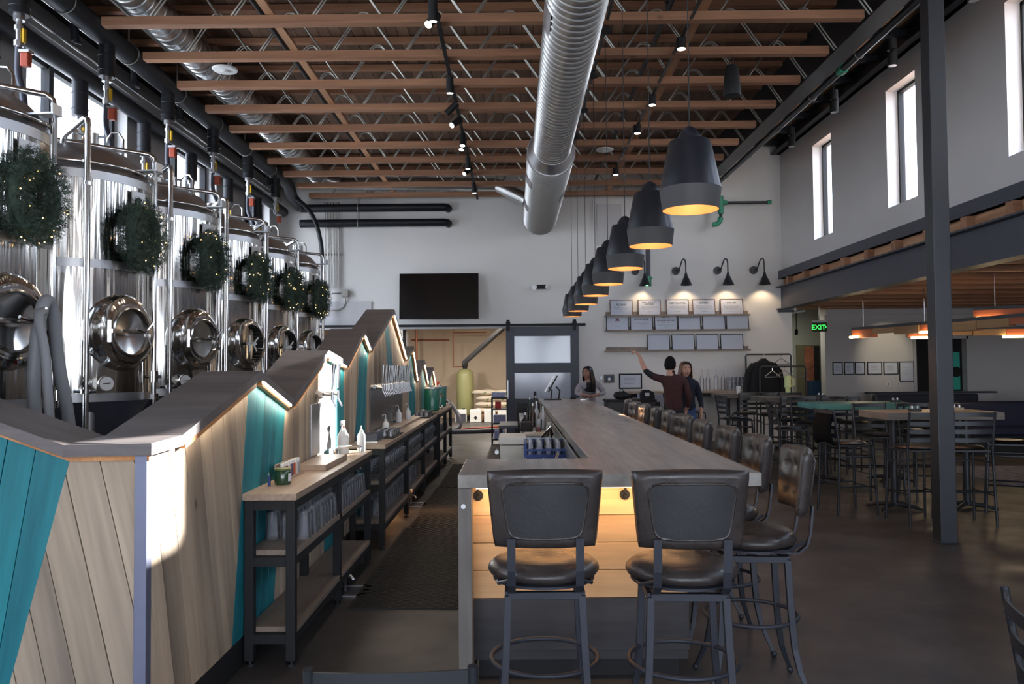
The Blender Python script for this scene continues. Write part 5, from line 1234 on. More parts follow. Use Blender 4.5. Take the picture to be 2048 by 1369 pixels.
card(3.52, LZ[0], 'framed card headed WEST COAST IPA on the top ledge', [('WEST COAST IPA', .046, I, .245)], rules=r4)
card(4.09, LZ[0], 'framed card headed DUNKEL on the top ledge', [('DUNKEL', .05, I, .245)], rules=r4)
card(4.69, LZ[0], 'framed card headed PORTER on the top ledge', [('PORTER', .056, I, .245)], rules=r4)
t = card(2.22, LZ[1], 'framed card with a small maroon emblem on the middle ledge', [], True, rules=((.14, .28), (.08, .1)))
MB().box(-.035, .035, -.0055, -.0045, .22, .27).box(-.055, .055, -.0055, -.0045, .205, .216).build('emblem', mat('maroon_ink', (150, 100, 110), .8), t)
card(2.74, LZ[1], 'framed card headed ELEVATED SELTZER on the middle ledge', [('ELEVATED SELTZER', .036, I, .235)], True, rules=((.15, .24), (.09, .1)))
card(3.265, LZ[1], 'framed card with a bold dark red two-line heading on the middle ledge', [('BERRY IPA', .040, I2, .275), ('BOULDER RED ALE', .044, I2, .20)], True, rules=((.16, .2), (.13, .36), (.11, .36), (.07, .1)))
card(3.77, LZ[1], 'framed card headed NON-ALCOHOLIC with a short list on the middle ledge', [('NON-ALCOHOLIC', .05, I, .265)], True, rules=((.21, .25), (.17, .2), (.13, .18), (.09, .12)))
card(4.30, LZ[1], 'blank framed card on the middle ledge, second from its right end', [], True)
card(4.81, LZ[1], 'blank framed card at the right end of the middle ledge', [], True)
for x, l in ((3.10, 'first'), (3.63, 'second'), (4.15, 'third'), (4.68, 'fourth')): card(x, LZ[2], '%s blank framed card from the left on the bottom ledge' % l, [], True)
# gooseneck sconces
def sconce(x, label):
    t = thing('gooseneck_sconce', label, 'wall lamp', (x, 17.29, 3.68), 0, 'gooseneck sconces over the beer cards')
    MB().cyl((0, 0, 0), (0, -.03, 0), .085, n=24).build('wall_plate', M['black'], t, smooth=40)
    MB().tube([(0, -.03, 0), (.06, -.08, .02), (.09, -.12, .14), (.11, -.15, .215), (.135, -.18, .235), (.16, -.2, .215), (.17, -.21, .14), (.172, -.215, -.08)], .014, 8).build('gooseneck', M['black'], t, smooth=60)
    MB().lathe([(.02, -.06), (.03, -.10), (.035, -.13), (.125, -.33), (.13, -.335), (.12, -.33), (.03, -.135)], (.175, -.215, 0), 28).build('shade', M['black'], t, smooth=40)
    MB().sphere((.175, -.215, -.2), .028, 10, 8).build('bulb', M['bulb'], t, smooth=60)
    lamp('sconce_light', 'SPOT', (x + .175, 17.075, 3.40), 8, (1.0, .76, .5), spot_size=2.0, spot_blend=.5, shadow_soft_size=.03, aim=(0, .0, -1))
for x, l in ((2.62, 'first gooseneck sconce from the left, partly behind a pendant'), (3.50, 'second gooseneck sconce from the left'), (4.40, 'third gooseneck sconce from the left'), (5.18, 'gooseneck sconce nearest the steel beam')): sconce(x, l)
# side counter along the far wall with cups, bottles, stacked glasses
t = thing('service_counter', 'narrow dark-framed service counter along the far wall below the cards', 'counter', (3.6, 16.95, 0)); MB().box(-1.25, 1.25, -.25, .3, 1.05, 1.09).build('worktop', M['counter'], t, bevel=.003); MB().box(-1.22, 1.22, -.22, .28, .98, 1.05).build('apron', M['matteblack'], t)
for x in (-1.18, 0, 1.18):
    for y in (-.19, .25): MB().box(x - .025, x + .025, y - .025, y + .025, 0, .98).build('leg', M['matteblack'], t)
me_bt = MB().lathe([(.001, 0), (.045, 0), (.046, .20), (.015, .27), (.013, .34), (.016, .34), (.016, .37), (.001, .37)], n=14).mesh('bottle', M['glass'], 40)
for i, x in enumerate((3.95, 4.1, 4.25, 4.42)):
    o = piece('water_bottle', me_bt, None, (x, 16.95 + (i % 2) * .1, 1.09), scale=(1, 1, 1.25)); tag(o, 'clear water bottle %s on the service counter' % ['at the left of the group', 'second in the group', 'third in the group', 'nearest the stacked glasses'][i], 'bottle', 'water bottles on the service counter')
for i in range(6):
    for jx in range(3):
        for k in range(3):
            o = piece('stacked_tumbler', me_tu, None, (4.52 + .078 * i, 16.85 + .08 * jx, 1.09 + .098 * k)); tag(o, 'stacked tumbler, %s column from the left, %s row from the camera, %s level up' % (nth(i + 1), nth(jx + 1), nth(k + 1)), 'glass', 'stacked tumblers on the service counter')
# framed license, thermostat, small plaque, phone
def wall_frame(x, z, w, h, y, label, b=.03, m=None, content=None, name='framed_print'):
    t = thing(name, label, 'picture', (x, y, z)); fm = m or M['matteblack']
    MB().box(-w / 2, w / 2, -.02, 0, h / 2 - b, h / 2).box(-w / 2, w / 2, -.02, 0, -h / 2, -h / 2 + b).box(-w / 2, -w / 2 + b, -.02, 0, -h / 2 + b, h / 2 - b).box(w / 2 - b, w / 2, -.02, 0, -h / 2 + b, h / 2 - b).build('frame', fm, t)
    MB().box(-w / 2 + b, w / 2 - b, -.012, -.002, -h / 2 + b, h / 2 - b).build('print', content or M['paper'], t)
    mb = MB()
    for i in range(5): mb.box(-w * .28, w * rnd.uniform(.1, .28), -.0132, -.0122, h * (.2 - .09 * i), h * (.2 - .09 * i) + .008)
    mb.build('small_print', M['faint'], t)['kind'] = 'stuff'
    MB().box(-w / 2 + b, w / 2 - b, -.017, -.0165, -h / 2 + b, h / 2 - b).build('glass_front', M['pane'], t)
wall_frame(2.49, 1.30, .50, .33, 17.3, 'black-framed certificate low on the far wall behind the stools')
t = thing('wall_plaque', 'small dark decorative plaque with a pale centre beside the certificate', 'plaque', (2.03, 17.3, 1.36)); MB().box(-.11, .11, -.03, 0, -.09, .09).build('plaque_board', mat('weathered_grey_wood', (104, 100, 98), .8), t, bevel=.006); MB().box(-.07, .07, -.035, -.03, -.05, .05).build('blue_inset', mat('navy_inset', (50, 56, 90), .5), t); MB().cyl((0, -.036, -.01), (0, -.04, -.01), .035, n=16).build('white_dome', M['white'], t)
t = thing('wall_switch', 'white switch plate beside the plaque', 'switch', (1.86, 17.3, 1.38)); MB().box(-.045, .045, -.01, 0, -.07, .07).build('plate', M['white'], t, bevel=.003); MB().box(-.012, .012, -.016, -.01, -.03, .03).build('toggle', M['satin'], t)
# host stand with register near the staff member, bin
t = thing('register_stand', 'dark cabinet with a hooded card printer between the staff member and the stools', 'cabinet', (2.05, 14.6, 0)); MB().box(-.40, .45, -.3, .3, 0, .98).build('cabinet_body', M['darkwood'], t, bevel=.004); MB().box(-.42, .47, -.32, .32, .98, 1.02).build('cabinet_top', M['matteblack'], t, bevel=.003)
t = thing('card_printer', 'black hooded card printer with a white label on the dark cabinet', 'printer', (2.38, 14.5, 1.02)); MB().prism([(-.11, 0), (.13, 0), (.12, .12), (.03, .17), (-.08, .17), (-.12, .1)], lambda u, v, w: (u, -.1 + w, v), .2).build('printer_body', M['matteblack'], t, bevel=.006); MB().box(-.05, .03, -.107, -.1, .06, .12).build('label_card', M['paper'], t)
t = thing('black_bag', 'crumpled black bag on the dark cabinet beside the staff member', 'bag', (1.92, 14.45, 1.02)); s = MB().sphere((0, 0, .07), .13, 14, 10, (1.2, .8, .6)); s.v = [(x + .012 * math.sin(40 * y + 30 * z), y, max(0, z + .012 * math.sin(50 * x))) for x, y, z in s.v]; s.build('bag_body', M['matteblack'], t, smooth=60); MB().tube([(-.05, 0, .13), (0, 0, .2), (.06, 0, .13)], .008, 6).build('strap', M['matteblack'], t)
t = thing('metal_bin', 'pale grey cabinet against the far wall behind the stools', 'cabinet', (2.75, 16.38, 0)); MB().box(-.22, .22, -.25, .25, 0, 1.05).build('cabinet_body', mat('pale_grey_panel', (150, 150, 162), .6), t, bevel=.004); MB().box(.02, .16, -.262, -.25, .3, .9).build('dark_slot', M['matteblack'], t)
# to-go cup and yellow-green tumbler on the back table
t = thing('paper_cup', 'white paper cup on the back grey table', 'cup', (4.23, 15.2, 1.085)); MB().lathe([(.001, 0), (.03, 0), (.042, .12), (.04, .12)], n=18).build('cup_body', M['white'], t, smooth=40); MB().lathe([(.044, .118), (.044, .135), (.001, .138)], n=18).build('lid', M['white'], t)
t = thing('handled_tumbler', 'large pale yellow-green tumbler with a handle standing on the back grey table', 'tumbler', (5.2, 15.3, 1.085)); ym = mat('pale_lime_plastic', (206, 214, 150), .4); MB().lathe([(.001, 0), (.045, 0), (.05, .10), (.062, .11), (.065, .33), (.001, .335)], n=22).build('tumbler_body', ym, t, smooth=35); MB().tube([(.06, 0, .29), (.12, 0, .28), (.12, 0, .15), (.06, 0, .14)], .012, 8).build('handle', ym, t, smooth=60)
# coat racks
def coat_rack(x0, x1, y, z, label, name='coat_rack'):
    t = thing(name, label, 'coat rack', ((x0 + x1) / 2, y, 0)); h = (x1 - x0) / 2
    MB().tube([(-h, 0, .03), (-h, 0, z - .03), (-h + .03, 0, z), (h - .03, 0, z), (h, 0, z - .03), (h, 0, .03)], .018, 8).build('pipe_frame', M['black'], t, smooth=50)
    for s in (-1, 1): MB().tube([(s * h, -.2, .02), (s * h, .2, .02)], .018, 8).build('foot', M['black'], t, smooth=50)
    return t
coat_rack(4.77, 5.70, 16.55, 1.845, 'tall black pipe coat rack against the far wall'); coat_rack(4.95, 5.88, 16.2, 1.59, 'lower black pipe coat rack in front of the tall one')
jm = mat('black_coat_cloth', (20, 20, 24), .85, bump=.5, bscale=9)
cj = thing('hanging_coat', 'black coat hanging on the tall coat rack', 'coat', (5.12, 16.5, 1.76))
sec = [(0, .05, .04), (-.05, .10, .07), (-.10, .24, .09), (-.22, .30, .11), (-.45, .33, .12), (-.75, .36, .12), (-.78, .34, .10)]
V = []; 
for z, a, b in sec:
    for j in range(20):
        t_ = 2 * PI * j / 20; V.append((a * math.cos(t_) * (1 + .04 * math.sin(7 * t_)), b * math.sin(t_) * (1 + .1 * math.sin(5 * t_)), z))
MB().add(V, [(i * 20 + j, i * 20 + (j + 1) % 20, i * 20 + 20 + (j + 1) % 20, i * 20 + 20 + j) for i in range(6) for j in range(20)] + [tuple(range(20)), tuple(range(139, 119, -1))]).build('coat_body', jm, cj, smooth=60)
for s in (-1, 1): MB().tube([(s * .20, 0, -.13), (s * .31, .0, -.28), (s * .36, 0, -.5), (s * .38, 0, -.75)], [.07, .075, .065, .055], 10).build('sleeve', jm, cj, smooth=60)
MB().tube([(0, 0, .0), (.0, 0, .06), (.025, 0, .085), (0, 0, .1)], .005, 5).build('hanger_hook', M['white'], cj)
def hanger(x, y, z, rz, m, label):
    t = thing('coat_hanger', label, 'hanger', (x, y, z), rz, 'hangers on the coat racks'); MB().tube([(0, 0, -.06), (.2, 0, -.17), (.2, 0, -.19), (-.2, 0, -.19), (-.2, 0, -.17), (0, 0, -.06)], .007, 6).build('hanger_body', m, t); MB().tube([(0, 0, -.06), (0, 0, -.01), (.02, 0, .015), (-.01, 0, .03)], .004, 5).build('hook', M['chrome'], t)
hanger(5.2, 16.2, 1.57, .5, M['white'], 'white plastic hanger in front of the black coat'); hanger(5.45, 16.2, 1.57, .3, M['galvweb'], 'grey hanger on the lower rack, nearer the coat'); hanger(5.66, 16.2, 1.57, .2, M['galvweb'], 'grey hanger at the right of the lower rack'); hanger(5.5, 16.55, 1.82, .35, M['galvweb'], 'thin wire hanger on the tall rack')
# dining annex: exit sign, door, pictures, half wall, booths, fixture
t = thing('exit_sign', 'green EXIT sign with a right arrow hanging before the corridor', 'exit sign', (7.24, 19.0, 2.52)); MB().box(-.17, .17, -.015, .015, -.11, .11).build('sign_panel', mat('dark_green_glass_sign', (40, 66, 44), .3), t, bevel=.003); MB().box(-.18, .18, -.03, .03, .11, .16).box(-.01, .01, -.01, .01, .16, .98).build('housing', M['satin'], t)
gm = mat('exit_green', (60, 220, 90), .5, emit=(60, 235, 90), estr=1.3); text('EXIT', .165, gm, t, (-.03, -.018, -.06)); MB().prism([(0, -.03), (.025, 0), (0, .03)], lambda u, v, w: (.133 + u, -.018 - w, v), .002).build('arrow', gm, t)
dr = struct('door_1', MB().box(7.72, 8.34, 21.94, 22.0, 0, 2.17), mat('olive_door_frame', (104, 100, 76), .6)); MB().box(7.93, 8.18, 21.92, 21.94, .1, 2.12).build('window_panel', mat('red_brown_door_panel', (150, 92, 70), .4, var=.4, vscale=8), dr); MB().box(8.18, 8.32, 21.9, 21.94, 0, 2.14).build('dark_edge', M['matteblack'], dr)
tag(MB().box(7.94, 8.20, 21.5, 21.8, 0, 1.2).build('blue_bin', mat('navy_plastic', (24, 60, 96), .5), bevel=.01), 'navy blue bin at the end of the corridor', 'bin')
t = thing('security_camera', 'small black camera on the corridor corner', 'camera', (6.9, 19.6, 2.48)); MB().cyl((0, 0, 1.02), (0, 0, .0), .012, n=8).build('bracket', M['matteblack'], t); MB().cyl((0, 0, -.0), (-.03, -.07, -.1), .04, n=12).build('camera_body', M['matteblack'], t, smooth=40)
for x, w, h, z, l in ((8.045, .25, .32, 1.53, 'first small black-framed print from the left on the dining wall'), (8.33, .25, .32, 1.53, 'second small black-framed print from the left on the dining wall'), (8.60, .25, .32, 1.53, 'third small black-framed print from the left on the dining wall'), (8.965, .37, .32, 1.53, 'fourth print from the left on the dining wall, wider'), (9.37, .37, .32, 1.53, 'fifth print on the dining wall, wider, beside the tall one'), (9.76, .37, .50, 1.44, 'tall black-framed notice at the end of the row of prints')):
    wall_frame(x, z, w, h, 20.0, l, b=.022)
for x in (9.3, 9.55):
    t = thing('wall_switch', 'white %s plate under the prints' % ('switch' if x < 9.4 else 'outlet'), 'switch', (x, 20.0, 1.13)); MB().box(-.04, .04, -.01, 0, -.065, .065).build('plate', M['white'], t, bevel=.003); MB().box(-.012, .012, -.014, -.01, -.03, .03).build('toggle', M['satin'], t)
struct('wall_half', MB().box(8.6, 11.6, 19.45, 19.6, 0, .91), M['wall']); tag(MB().box(8.55, 11.65, 19.40, 19.66, .91, .95).build('half_wall_cap', M['bluesteel'], bevel=.004), 'dark cap board on the half wall under the dining wall opening', 'ledge')
struct('trim_9', MB().box(9.98, 11.3, 19.96, 20.3, 2.25, 2.31).box(9.93, 10.0, 19.96, 20.3, .95, 2.3).box(11.25, 11.5, 19.96, 20.0, .9, 2.31), M['wall'])
do = struct('door_2', MB().box(10.0, 11.25, 20.18, 20.26, .94, 2.25), M['matteblack']); MB().box(10.87, 11.17, 20.14, 20.18, .98, 1.92).build('teal_glass', mat('teal_door_glass', (70, 190, 170), .3), do)  # plain teal glass colour without emission
MB().cyl((11.07, 20.12, 1.42), (11.07, 20.14, 1.42), .13, n=20).build('wall_ornament', M['matteblack'], do)
def booth(x0, x1, y, z, m, label):
    t = thing('booth', label, 'booth', ((x0 + x1) / 2, y, 0)); h = (x1 - x0) / 2; MB().box(-h, h, -.08, .12, .1, z).build('back', m, t, bevel=.05); MB().box(-h, h, -.6, -.08, .35, .5).build('seat', m, t, bevel=.04); MB().box(-h + .02, h - .02, -.55, .1, 0, .35).build('base', M['matteblack'], t)
nv = mat('slate_booth_vinyl', (52, 54, 66), .5); nv2 = mat('navy_booth_vinyl', (24, 28, 52), .5)
booth(8.3, 10.7, 18.6, .93, nv, 'slate grey booth back below the half wall'); booth(8.0, 12.2, 14.6, .93, nv2, 'navy booth at the right edge beyond the high tables')
tag(MB().box(6.5, 9.2, 10.6, 12.6, 0, .012).build('woven_rug', mat('grey_patterned_rug', (112, 112, 126), .9, var=.5, vscale=9)), 'pale grey patterned rug by the navy booth', 'rug')
# reclaimed wood light fixture
bm_ = wood('reclaimed_board', (128, 96, 66), (172, 132, 88), .6, 'X', 3)
rb_ = wood('reclaimed_red_board', (128, 64, 38), (164, 88, 54), .6, 'X', 3)
def fixture(p0, p1, label, n, tubes):
    p0 = Vector(p0); p1 = Vector(p1); L_ = (p1 - p0).length; a = math.atan2(p1.y - p0.y, p1.x - p0.x)
    t = thing('wood_light_fixture', label, 'light fixture', p0, a)
    MB().box(0, L_, -.05, .05, .12, .17).build('steel_channel', M['black'], t)
    for i in range(n):
        x = L_ * i / n; hz = rnd.uniform(-.03, .03); MB().box(x + .005, x + L_ / n - .005, -.06 + rnd.uniform(-.02, .02), .06 + rnd.uniform(-.02, .02), hz, .12).build('board', bm_ if i % 3 else rb_, t)
    for x, w in tubes:
        MB().cyl((x, -.09, -.01), (x + w, -.09, -.01), .022, n=10).build('lamp_tube', mat('warm_tube', (255, 230, 180), .5, emit=(255, 222, 160), estr=9) if 'tube' not in M else M['tube'], t, smooth=40)
        d_ = p0 + (p1 - p0).normalized() * (x + w / 2); lamp('fixture_light', 'POINT', (d_.x, d_.y - .12, d_.z - .12), 3.5, (1, .76, .5), shadow_soft_size=.08)
    for x in (.3, L_ - .3): MB().cyl((x, 0, .17), (x, 0, .86), .004, n=5).build('cable', M['chrome'], t)
M['tube'] = mat('warm_tube', (255, 230, 180), .5, emit=(255, 222, 160), estr=9)
fixture((6.35, 15.0, 2.14), (7.2, 10.8, 2.14), 'reclaimed wood light fixture ending left of the steel column', 7, ((.02, .25), (1.9, .35)))
fixture((6.80, 13.9, 2.08), (9.9, 13.4, 2.08), 'reclaimed wood light fixture crossing behind the steel column', 6, ((.05, .35), (1.5, .55)))
fixture((7.4, 12.9, 2.35), (9.6, 11.0, 2.35), 'reclaimed wood light fixture at the right edge of the dining area', 4, ((.05, .35),))
t = thing('dining_spotlight', 'small white spotlight under the dining ceiling by the corridor', 'spotlight', (6.6, 19.0, 2.86)); MB().cyl((0, 0, 0), (-.15, -.1, -.03), .04, n=12).cyl((0, 0, 0), (.3, 0, .05), .025, n=8).build('spot_body', M['white'], t, smooth=40); MB().cyl((0, 0, 0), (0, 0, .64), .01, n=6).build('stem', M['satin'], t)
lamp('picture_spot', 'SPOT', (9.2, 18.6, 2.8), 26, (1, .86, .62), spot_size=1.0, spot_blend=.8, aim=(.05, 1.4, -.85))
# ------------------------------------------------------------------ brewhouse beyond the opening
t = thing('resin_tank', 'tall olive fibreglass water tank with a black valve head in the brewhouse', 'tank', (-1.56, 25.0, 0)); MB().lathe([(.001, .12), (.2, .12), (.27, .2), (.27, 1.35), (.24, 1.5), (.15, 1.58), (.06, 1.6), (.001, 1.6)], n=36).build('tank_body', mat('olive_fibreglass', (160, 160, 112), .4), t, smooth=50); MB().lathe([(.001, 0), (.2, 0), (.22, .14), (.16, .14)], n=28).build('base', M['matteblack'], t); MB().cyl((0, 0, 1.58), (0, 0, 1.66), .07, n=12).box(-.09, .09, -.08, .08, 1.66, 1.82).build('valve_head', M['matteblack'], t, bevel=.01)
copper = mat('copper_tube', (150, 92, 70), .4, metal=.5)
pipe('copper_pipe', [(-1.64, 25.0, 1.66), (-1.95, 25.0, 1.66), (-1.95, 25.3, 1.7), (-1.95, 25.3, 3.6)], .018, copper, 'copper pipe rising beside the olive tank', n=8)
pipe('copper_pipe', [(-1.95, 25.3, 2.74), (-.9, 25.3, 2.74)], .018, copper, 'copper pipe running level above the olive tank', n=8)
pipe('copper_pipe', [(-3.0, 24.4, 0), (-3.0, 24.4, 4.2)], .03, copper, 'upright copper pipe near the last wooden peak', n=8)
pipe('steel_pipe', [(-3.4, 26.17, 2.55), (-2.15, 26.17, 2.55)], .03, M['counterpipe'] if 'counterpipe' in M else copper, 'brass-coloured level pipe on the brewhouse wall', n=8)
pipe('support_strut', [(-2.76, 20.0, 0), (-2.76, 20.0, 4.2)], .05, M['black'], 'black upright post in the brewhouse', n=4, cat='post')
tag(MB().obox((-1.40, 22.0, 1.75), (.70, 17.6, 3.35), .10, .10).build('diagonal_brace', M['black']), 'dark diagonal steel brace rising towards the sliding door', 'brace')
t = thing('brew_kettle', 'stainless brewing vessel with pipes seen past the highest wooden peak', 'vessel', (-4.1, 22.5, 0)); MB().lathe([(.5, .6), (.5, 2.3), (.3, 2.55), (.1, 2.7)], n=32).build('vessel_body', M['steel'], t, smooth=40); MB().lathe([(.5, .6), (.15, .3)], n=32).build('vessel_base', M['satin'], t)
for i in range(4): MB().tube([(-.3 + .2 * i, -.5, 1.9 + .15 * i), (.6, -.5, 1.9 + .15 * i), (.7, -.5, 2.0 + .15 * i), (.7, -.5, 3.0)], .03, 8).build('process_pipe', M['chrome'], t, smooth=50)
for a in (45, 135, 225, 315): MB().cyl((.42 * math.cos(math.radians(a)), .42 * math.sin(math.radians(a)), 0), (.42 * math.cos(math.radians(a)), .42 * math.sin(math.radians(a)), .7), .04, n=8).build('leg', M['satin'], t)
t = thing('grist_hopper', 'pale metal hopper hanging in the brewhouse', 'hopper', (-3.45, 23.2, 1.75)); MB().prism([(-.25, 0), (.3, 0), (.3, .9), (.0, 1.3), (-.25, .9)], lambda u, v, w: (u, w, v), .5).build('hopper_body', mat('pale_grey_hopper', (176, 176, 180), .5), t, bevel=.01); MB().box(.02, .14, -.01, 0, .5, .75).build('label_plate', M['satin'], t); MB().cyl((-.1, .25, 1.1), (-.1, .25, 2.4), .02, n=6).build('suspension_rod', M['satin'], t)
sm = mat('cream_malt_sack', (214, 202, 184), .85, bump=.5, bscale=14)
def sack(x, y, z, rz, label, w=.42):
    t = thing('malt_sack', label, 'sack', (x, y, z), rz, 'malt sacks in the brewhouse'); s = MB().sphere((0, 0, .09), 1, 18, 10, (w, .26, .09)); s.v = [(x_ * (1 if abs(x_) < w * .8 else 1.06), y_ + .02 * math.sin(9 * x_), z_ + .012 * math.sin(16 * x_ + 11 * y_)) for x_, y_, z_ in s.v]; s.build('sack_body', sm, t, smooth=60)
    MB().prism([(-.05, 0), (.05, 0), (0, -.08)], lambda u, v, w_: (u - .05, -.262 + w_, .10 + v), .004).build('green_triangle', mat('olive_print', (96, 110, 62), .7), t)
for k in range(4):
    for i, x in enumerate((-.85, -.25)): sack(x + rnd.uniform(-.08, .08), 24.6 + .05 * k, .22 + .185 * k, rnd.uniform(-.1, .1), '%s malt sack from the floor in the %s pile' % (on[k], 'left' if i == 0 else 'right'))
tag(MB().box(-1.3, .2, 24.2, 25.2, .0, .215).build('pallet', M['joist'], bevel=.01), 'wooden pallet under the malt sacks', 'pallet')
for i, x in enumerate((-1.62, -1.18, -.76, -.36)):
    t = thing('jerry_can', ['white chemical can with a grey label at the foot of the olive tank', 'white chemical can with a black diamond mark', 'plain white chemical can, third in the row', 'plain white chemical can behind the cart'][i], 'can', (x, 23.9, 0), 0, 'chemical cans in the brewhouse'); MB().box(-.17, .17, -.14, .14, 0, .38).build('can_body', M['white'], t, bevel=.02); MB().cyl((.08, 0, .38), (.08, 0, .42), .035, n=12).build('cap', M['matteblack'] if i % 2 == 0 else M['white'], t)
    if i == 0: MB().box(-.15, .15, -.145, -.14, .02, .26).build('label_patch', M['bluesteel'], t)
    if i == 1: MB().prism([(0, -.06), (.06, 0), (0, .06), (-.06, 0)], lambda u, v, w: (u, -.141 - w, .14 + v), .003).build('diamond_mark', M['matteblack'], t)
hose('floor_hose', [(-2.2, 21.2, .9), (-1.75, 20.9, .75), (-1.45, 20.6, .35), (-1.5, 20.4, .06), (-2.2, 20.1, .05), (-2.0, 19.7, .05), (-1.0, 19.8, .05), (-.3, 20.2, .05)], .055, M['bluesteel'], 'thick grey hose looping down and across the brewhouse floor')
hose('floor_hose', [(-2.3, 20.9, .05), (-1.6, 20.6, .05), (-.9, 21.0, .05), (-.2, 21.4, .05)], .02, M['orange'], 'thin orange hose on the brewhouse floor')
tag(MB().cyl((-2.55, 26.17, 1.1), (-2.55, 26.1, 1.1), .06, n=12).box(-2.62, -2.48, 26.17, 26.2, 1.02, 1.18).build('stop_button', mat('red_stop_button', (200, 60, 40), .5)), 'red stop button on the brewhouse wall', 'button')
ct = thing('utility_cart', 'black shelf cart with bins beside the sliding door', 'cart', (-.33, 16.9, 0))
for z in (.12, .45, .75, .98): MB().box(-.17, .17, -.25, .25, z - .015, z + .01).build('shelf', M['matteblack'], ct)
for x in (-.16, .16):
    for y in (-.24, .24): MB().box(x - .012, x + .012, y - .012, y + .012, .06, 1.0).build('post', M['matteblack'], ct); MB().cyl((x - .012, y, .03), (x + .012, y, .03), .03, n=14).build('caster', M['rubber'], ct)
tag(MB().box(-.46, -.2, 16.7, 17.0, .46, .62).build('storage_tub', mat('grey_blue_tub', (140, 142, 170), .5), bevel=.01), 'blue-grey plastic tub on the cart', 'tub'); tag(MB().box(-.44, -.22, 16.68, 16.95, .131, .3).build('storage_tub', mat('lavender_tub', (150, 150, 190), .5), bevel=.01), 'lavender tub on the lowest shelf of the cart', 'tub')
tag(MB().box(-.42, -.3, 16.7, 16.9, .762, .9).build('red_carton', mat('red_carton', (190, 40, 36), .5), bevel=.004), 'red carton on the cart', 'carton')
tag(MB().box(-.48, -.2, 16.72, 17.05, .992, 1.1).build('glass_crate', mat('blue_white_crate', (150, 152, 176), .5, var=.6, vscale=40), bevel=.006), 'pale crate on top of the cart', 'crate')
for x in (-2.9, -.45):
    t = thing('ceiling_tube_light', 'white tube light in the brewhouse, %s' % ('left' if x < -1 else 'right, near the brace'), 'tube light', (x, 21.5, 3.0)); MB().box(-.08, .08, -.6, .6, .04, .09).build('housing', M['white'], t); MB().box(-.06, .06, -.58, .58, 0, .04).build('diffuser', M['led'], t); MB().cyl((0, 0, .09), (0, 0, 1.2), .006, n=5).build('suspension_wire', M['chrome'], t)
    lamp('brewhouse_light', 'AREA', (x, 21.5, 2.97), 95, (1.0, .92, .82), shape='RECTANGLE', size=.12, size_y=1.2, aim=(0, 0, -1))
# floor drains and mats in the bar aisle
for i, (x0, x1, y0, y1, l) in enumerate(((-1.13, -.30, 5.38, 8.12, 'nearest black rubber anti-fatigue mat behind the bar'), (-1.09, -.28, 8.14, 10.75, 'middle black rubber mat behind the bar'), (-1.06, -.26, 10.8, 13.4, 'farthest black rubber mat behind the bar'))):
    t = thing('rubber_mat', l, 'mat', ((x0 + x1) / 2, (y0 + y1) / 2, 0)); hx, hy = (x1 - x0) / 2, (y1 - y0) / 2; MB().box(-hx, hx, -hy, hy, 0, .008).build('mat_base', M['rubber'], t)
    mb = MB(); ny = int(2 * hy / .045); nx = int(2 * hx / .09)
    for a in range(ny):
        for b in range(nx):
            x = -hx + .02 + (b + .5 * (a % 2)) * .09; y = -hy + .02 + a * .045
            if x + .075 > hx: continue
            mb.add([(x, y, .008), (x + .075, y, .008), (x + .075, y + .032, .008), (x, y + .032, .008), (x + .012, y + .008, .016), (x + .063, y + .008, .016), (x + .063, y + .024, .016), (x + .012, y + .024, .016)], [(4, 5, 6, 7), (0, 1, 5, 4), (1, 2, 6, 5), (2, 3, 7, 6), (3, 0, 4, 7)])
    mb.build('mat_ribs', M['rubber'], t)['kind'] = 'stuff'
for i, (x, y) in enumerate(((-1.2, 5.83), (-1.2, 9.5))):
    t = thing('floor_sink', '%s square floor sink with a small pipe under the back counters' % ('nearer' if i == 0 else 'farther'), 'floor drain', (x, y, 0)); MB().box(-.13, .13, -.15, -.11, 0, .008).box(-.13, .13, .11, .15, 0, .008).box(-.13, -.09, -.11, .11, 0, .008).box(.09, .13, -.11, .11, 0, .008).build('rim', M['satin'], t); MB().box(-.09, .09, -.11, .11, 0, .003).build('basin', M['bluesteel'], t); MB().tube([(-.04, 0, .0), (-.04, 0, .10), (.0, 0, .11), (.02, 0, .08)], .012, 8).build('drain_pipe', M['satin'], t, smooth=60)

tag(MB().box(6.85, 7.05, 20.7, 20.9, 3.02, 3.06).box(6.94, 6.96, 20.79, 20.81, 3.06, 3.5).build('corridor_light', M['led']), 'small square ceiling light in the corridor by the exit sign', 'ceiling light')
lamp('corridor_lamp', 'AREA', (6.95, 20.8, 3.0), 9, (1, .95, .8), shape='RECTANGLE', size=.2, size_y=.2, aim=(0, 0, -1))

tag(MB().box(1.80, 2.34, 17.275, 17.299, 4.25, 5.15).build('access_panel', M['wall'], bevel=.006), 'tall flush access panel high on the far wall behind the pendant cords', 'panel')
tag(MB().tube([(1.73, 17.27, 5.25), (1.73, 17.27, 4.2)], .014, 6).build('conduit', M['white'], smooth=50), 'white conduit beside the high access panel on the far wall', 'conduit')
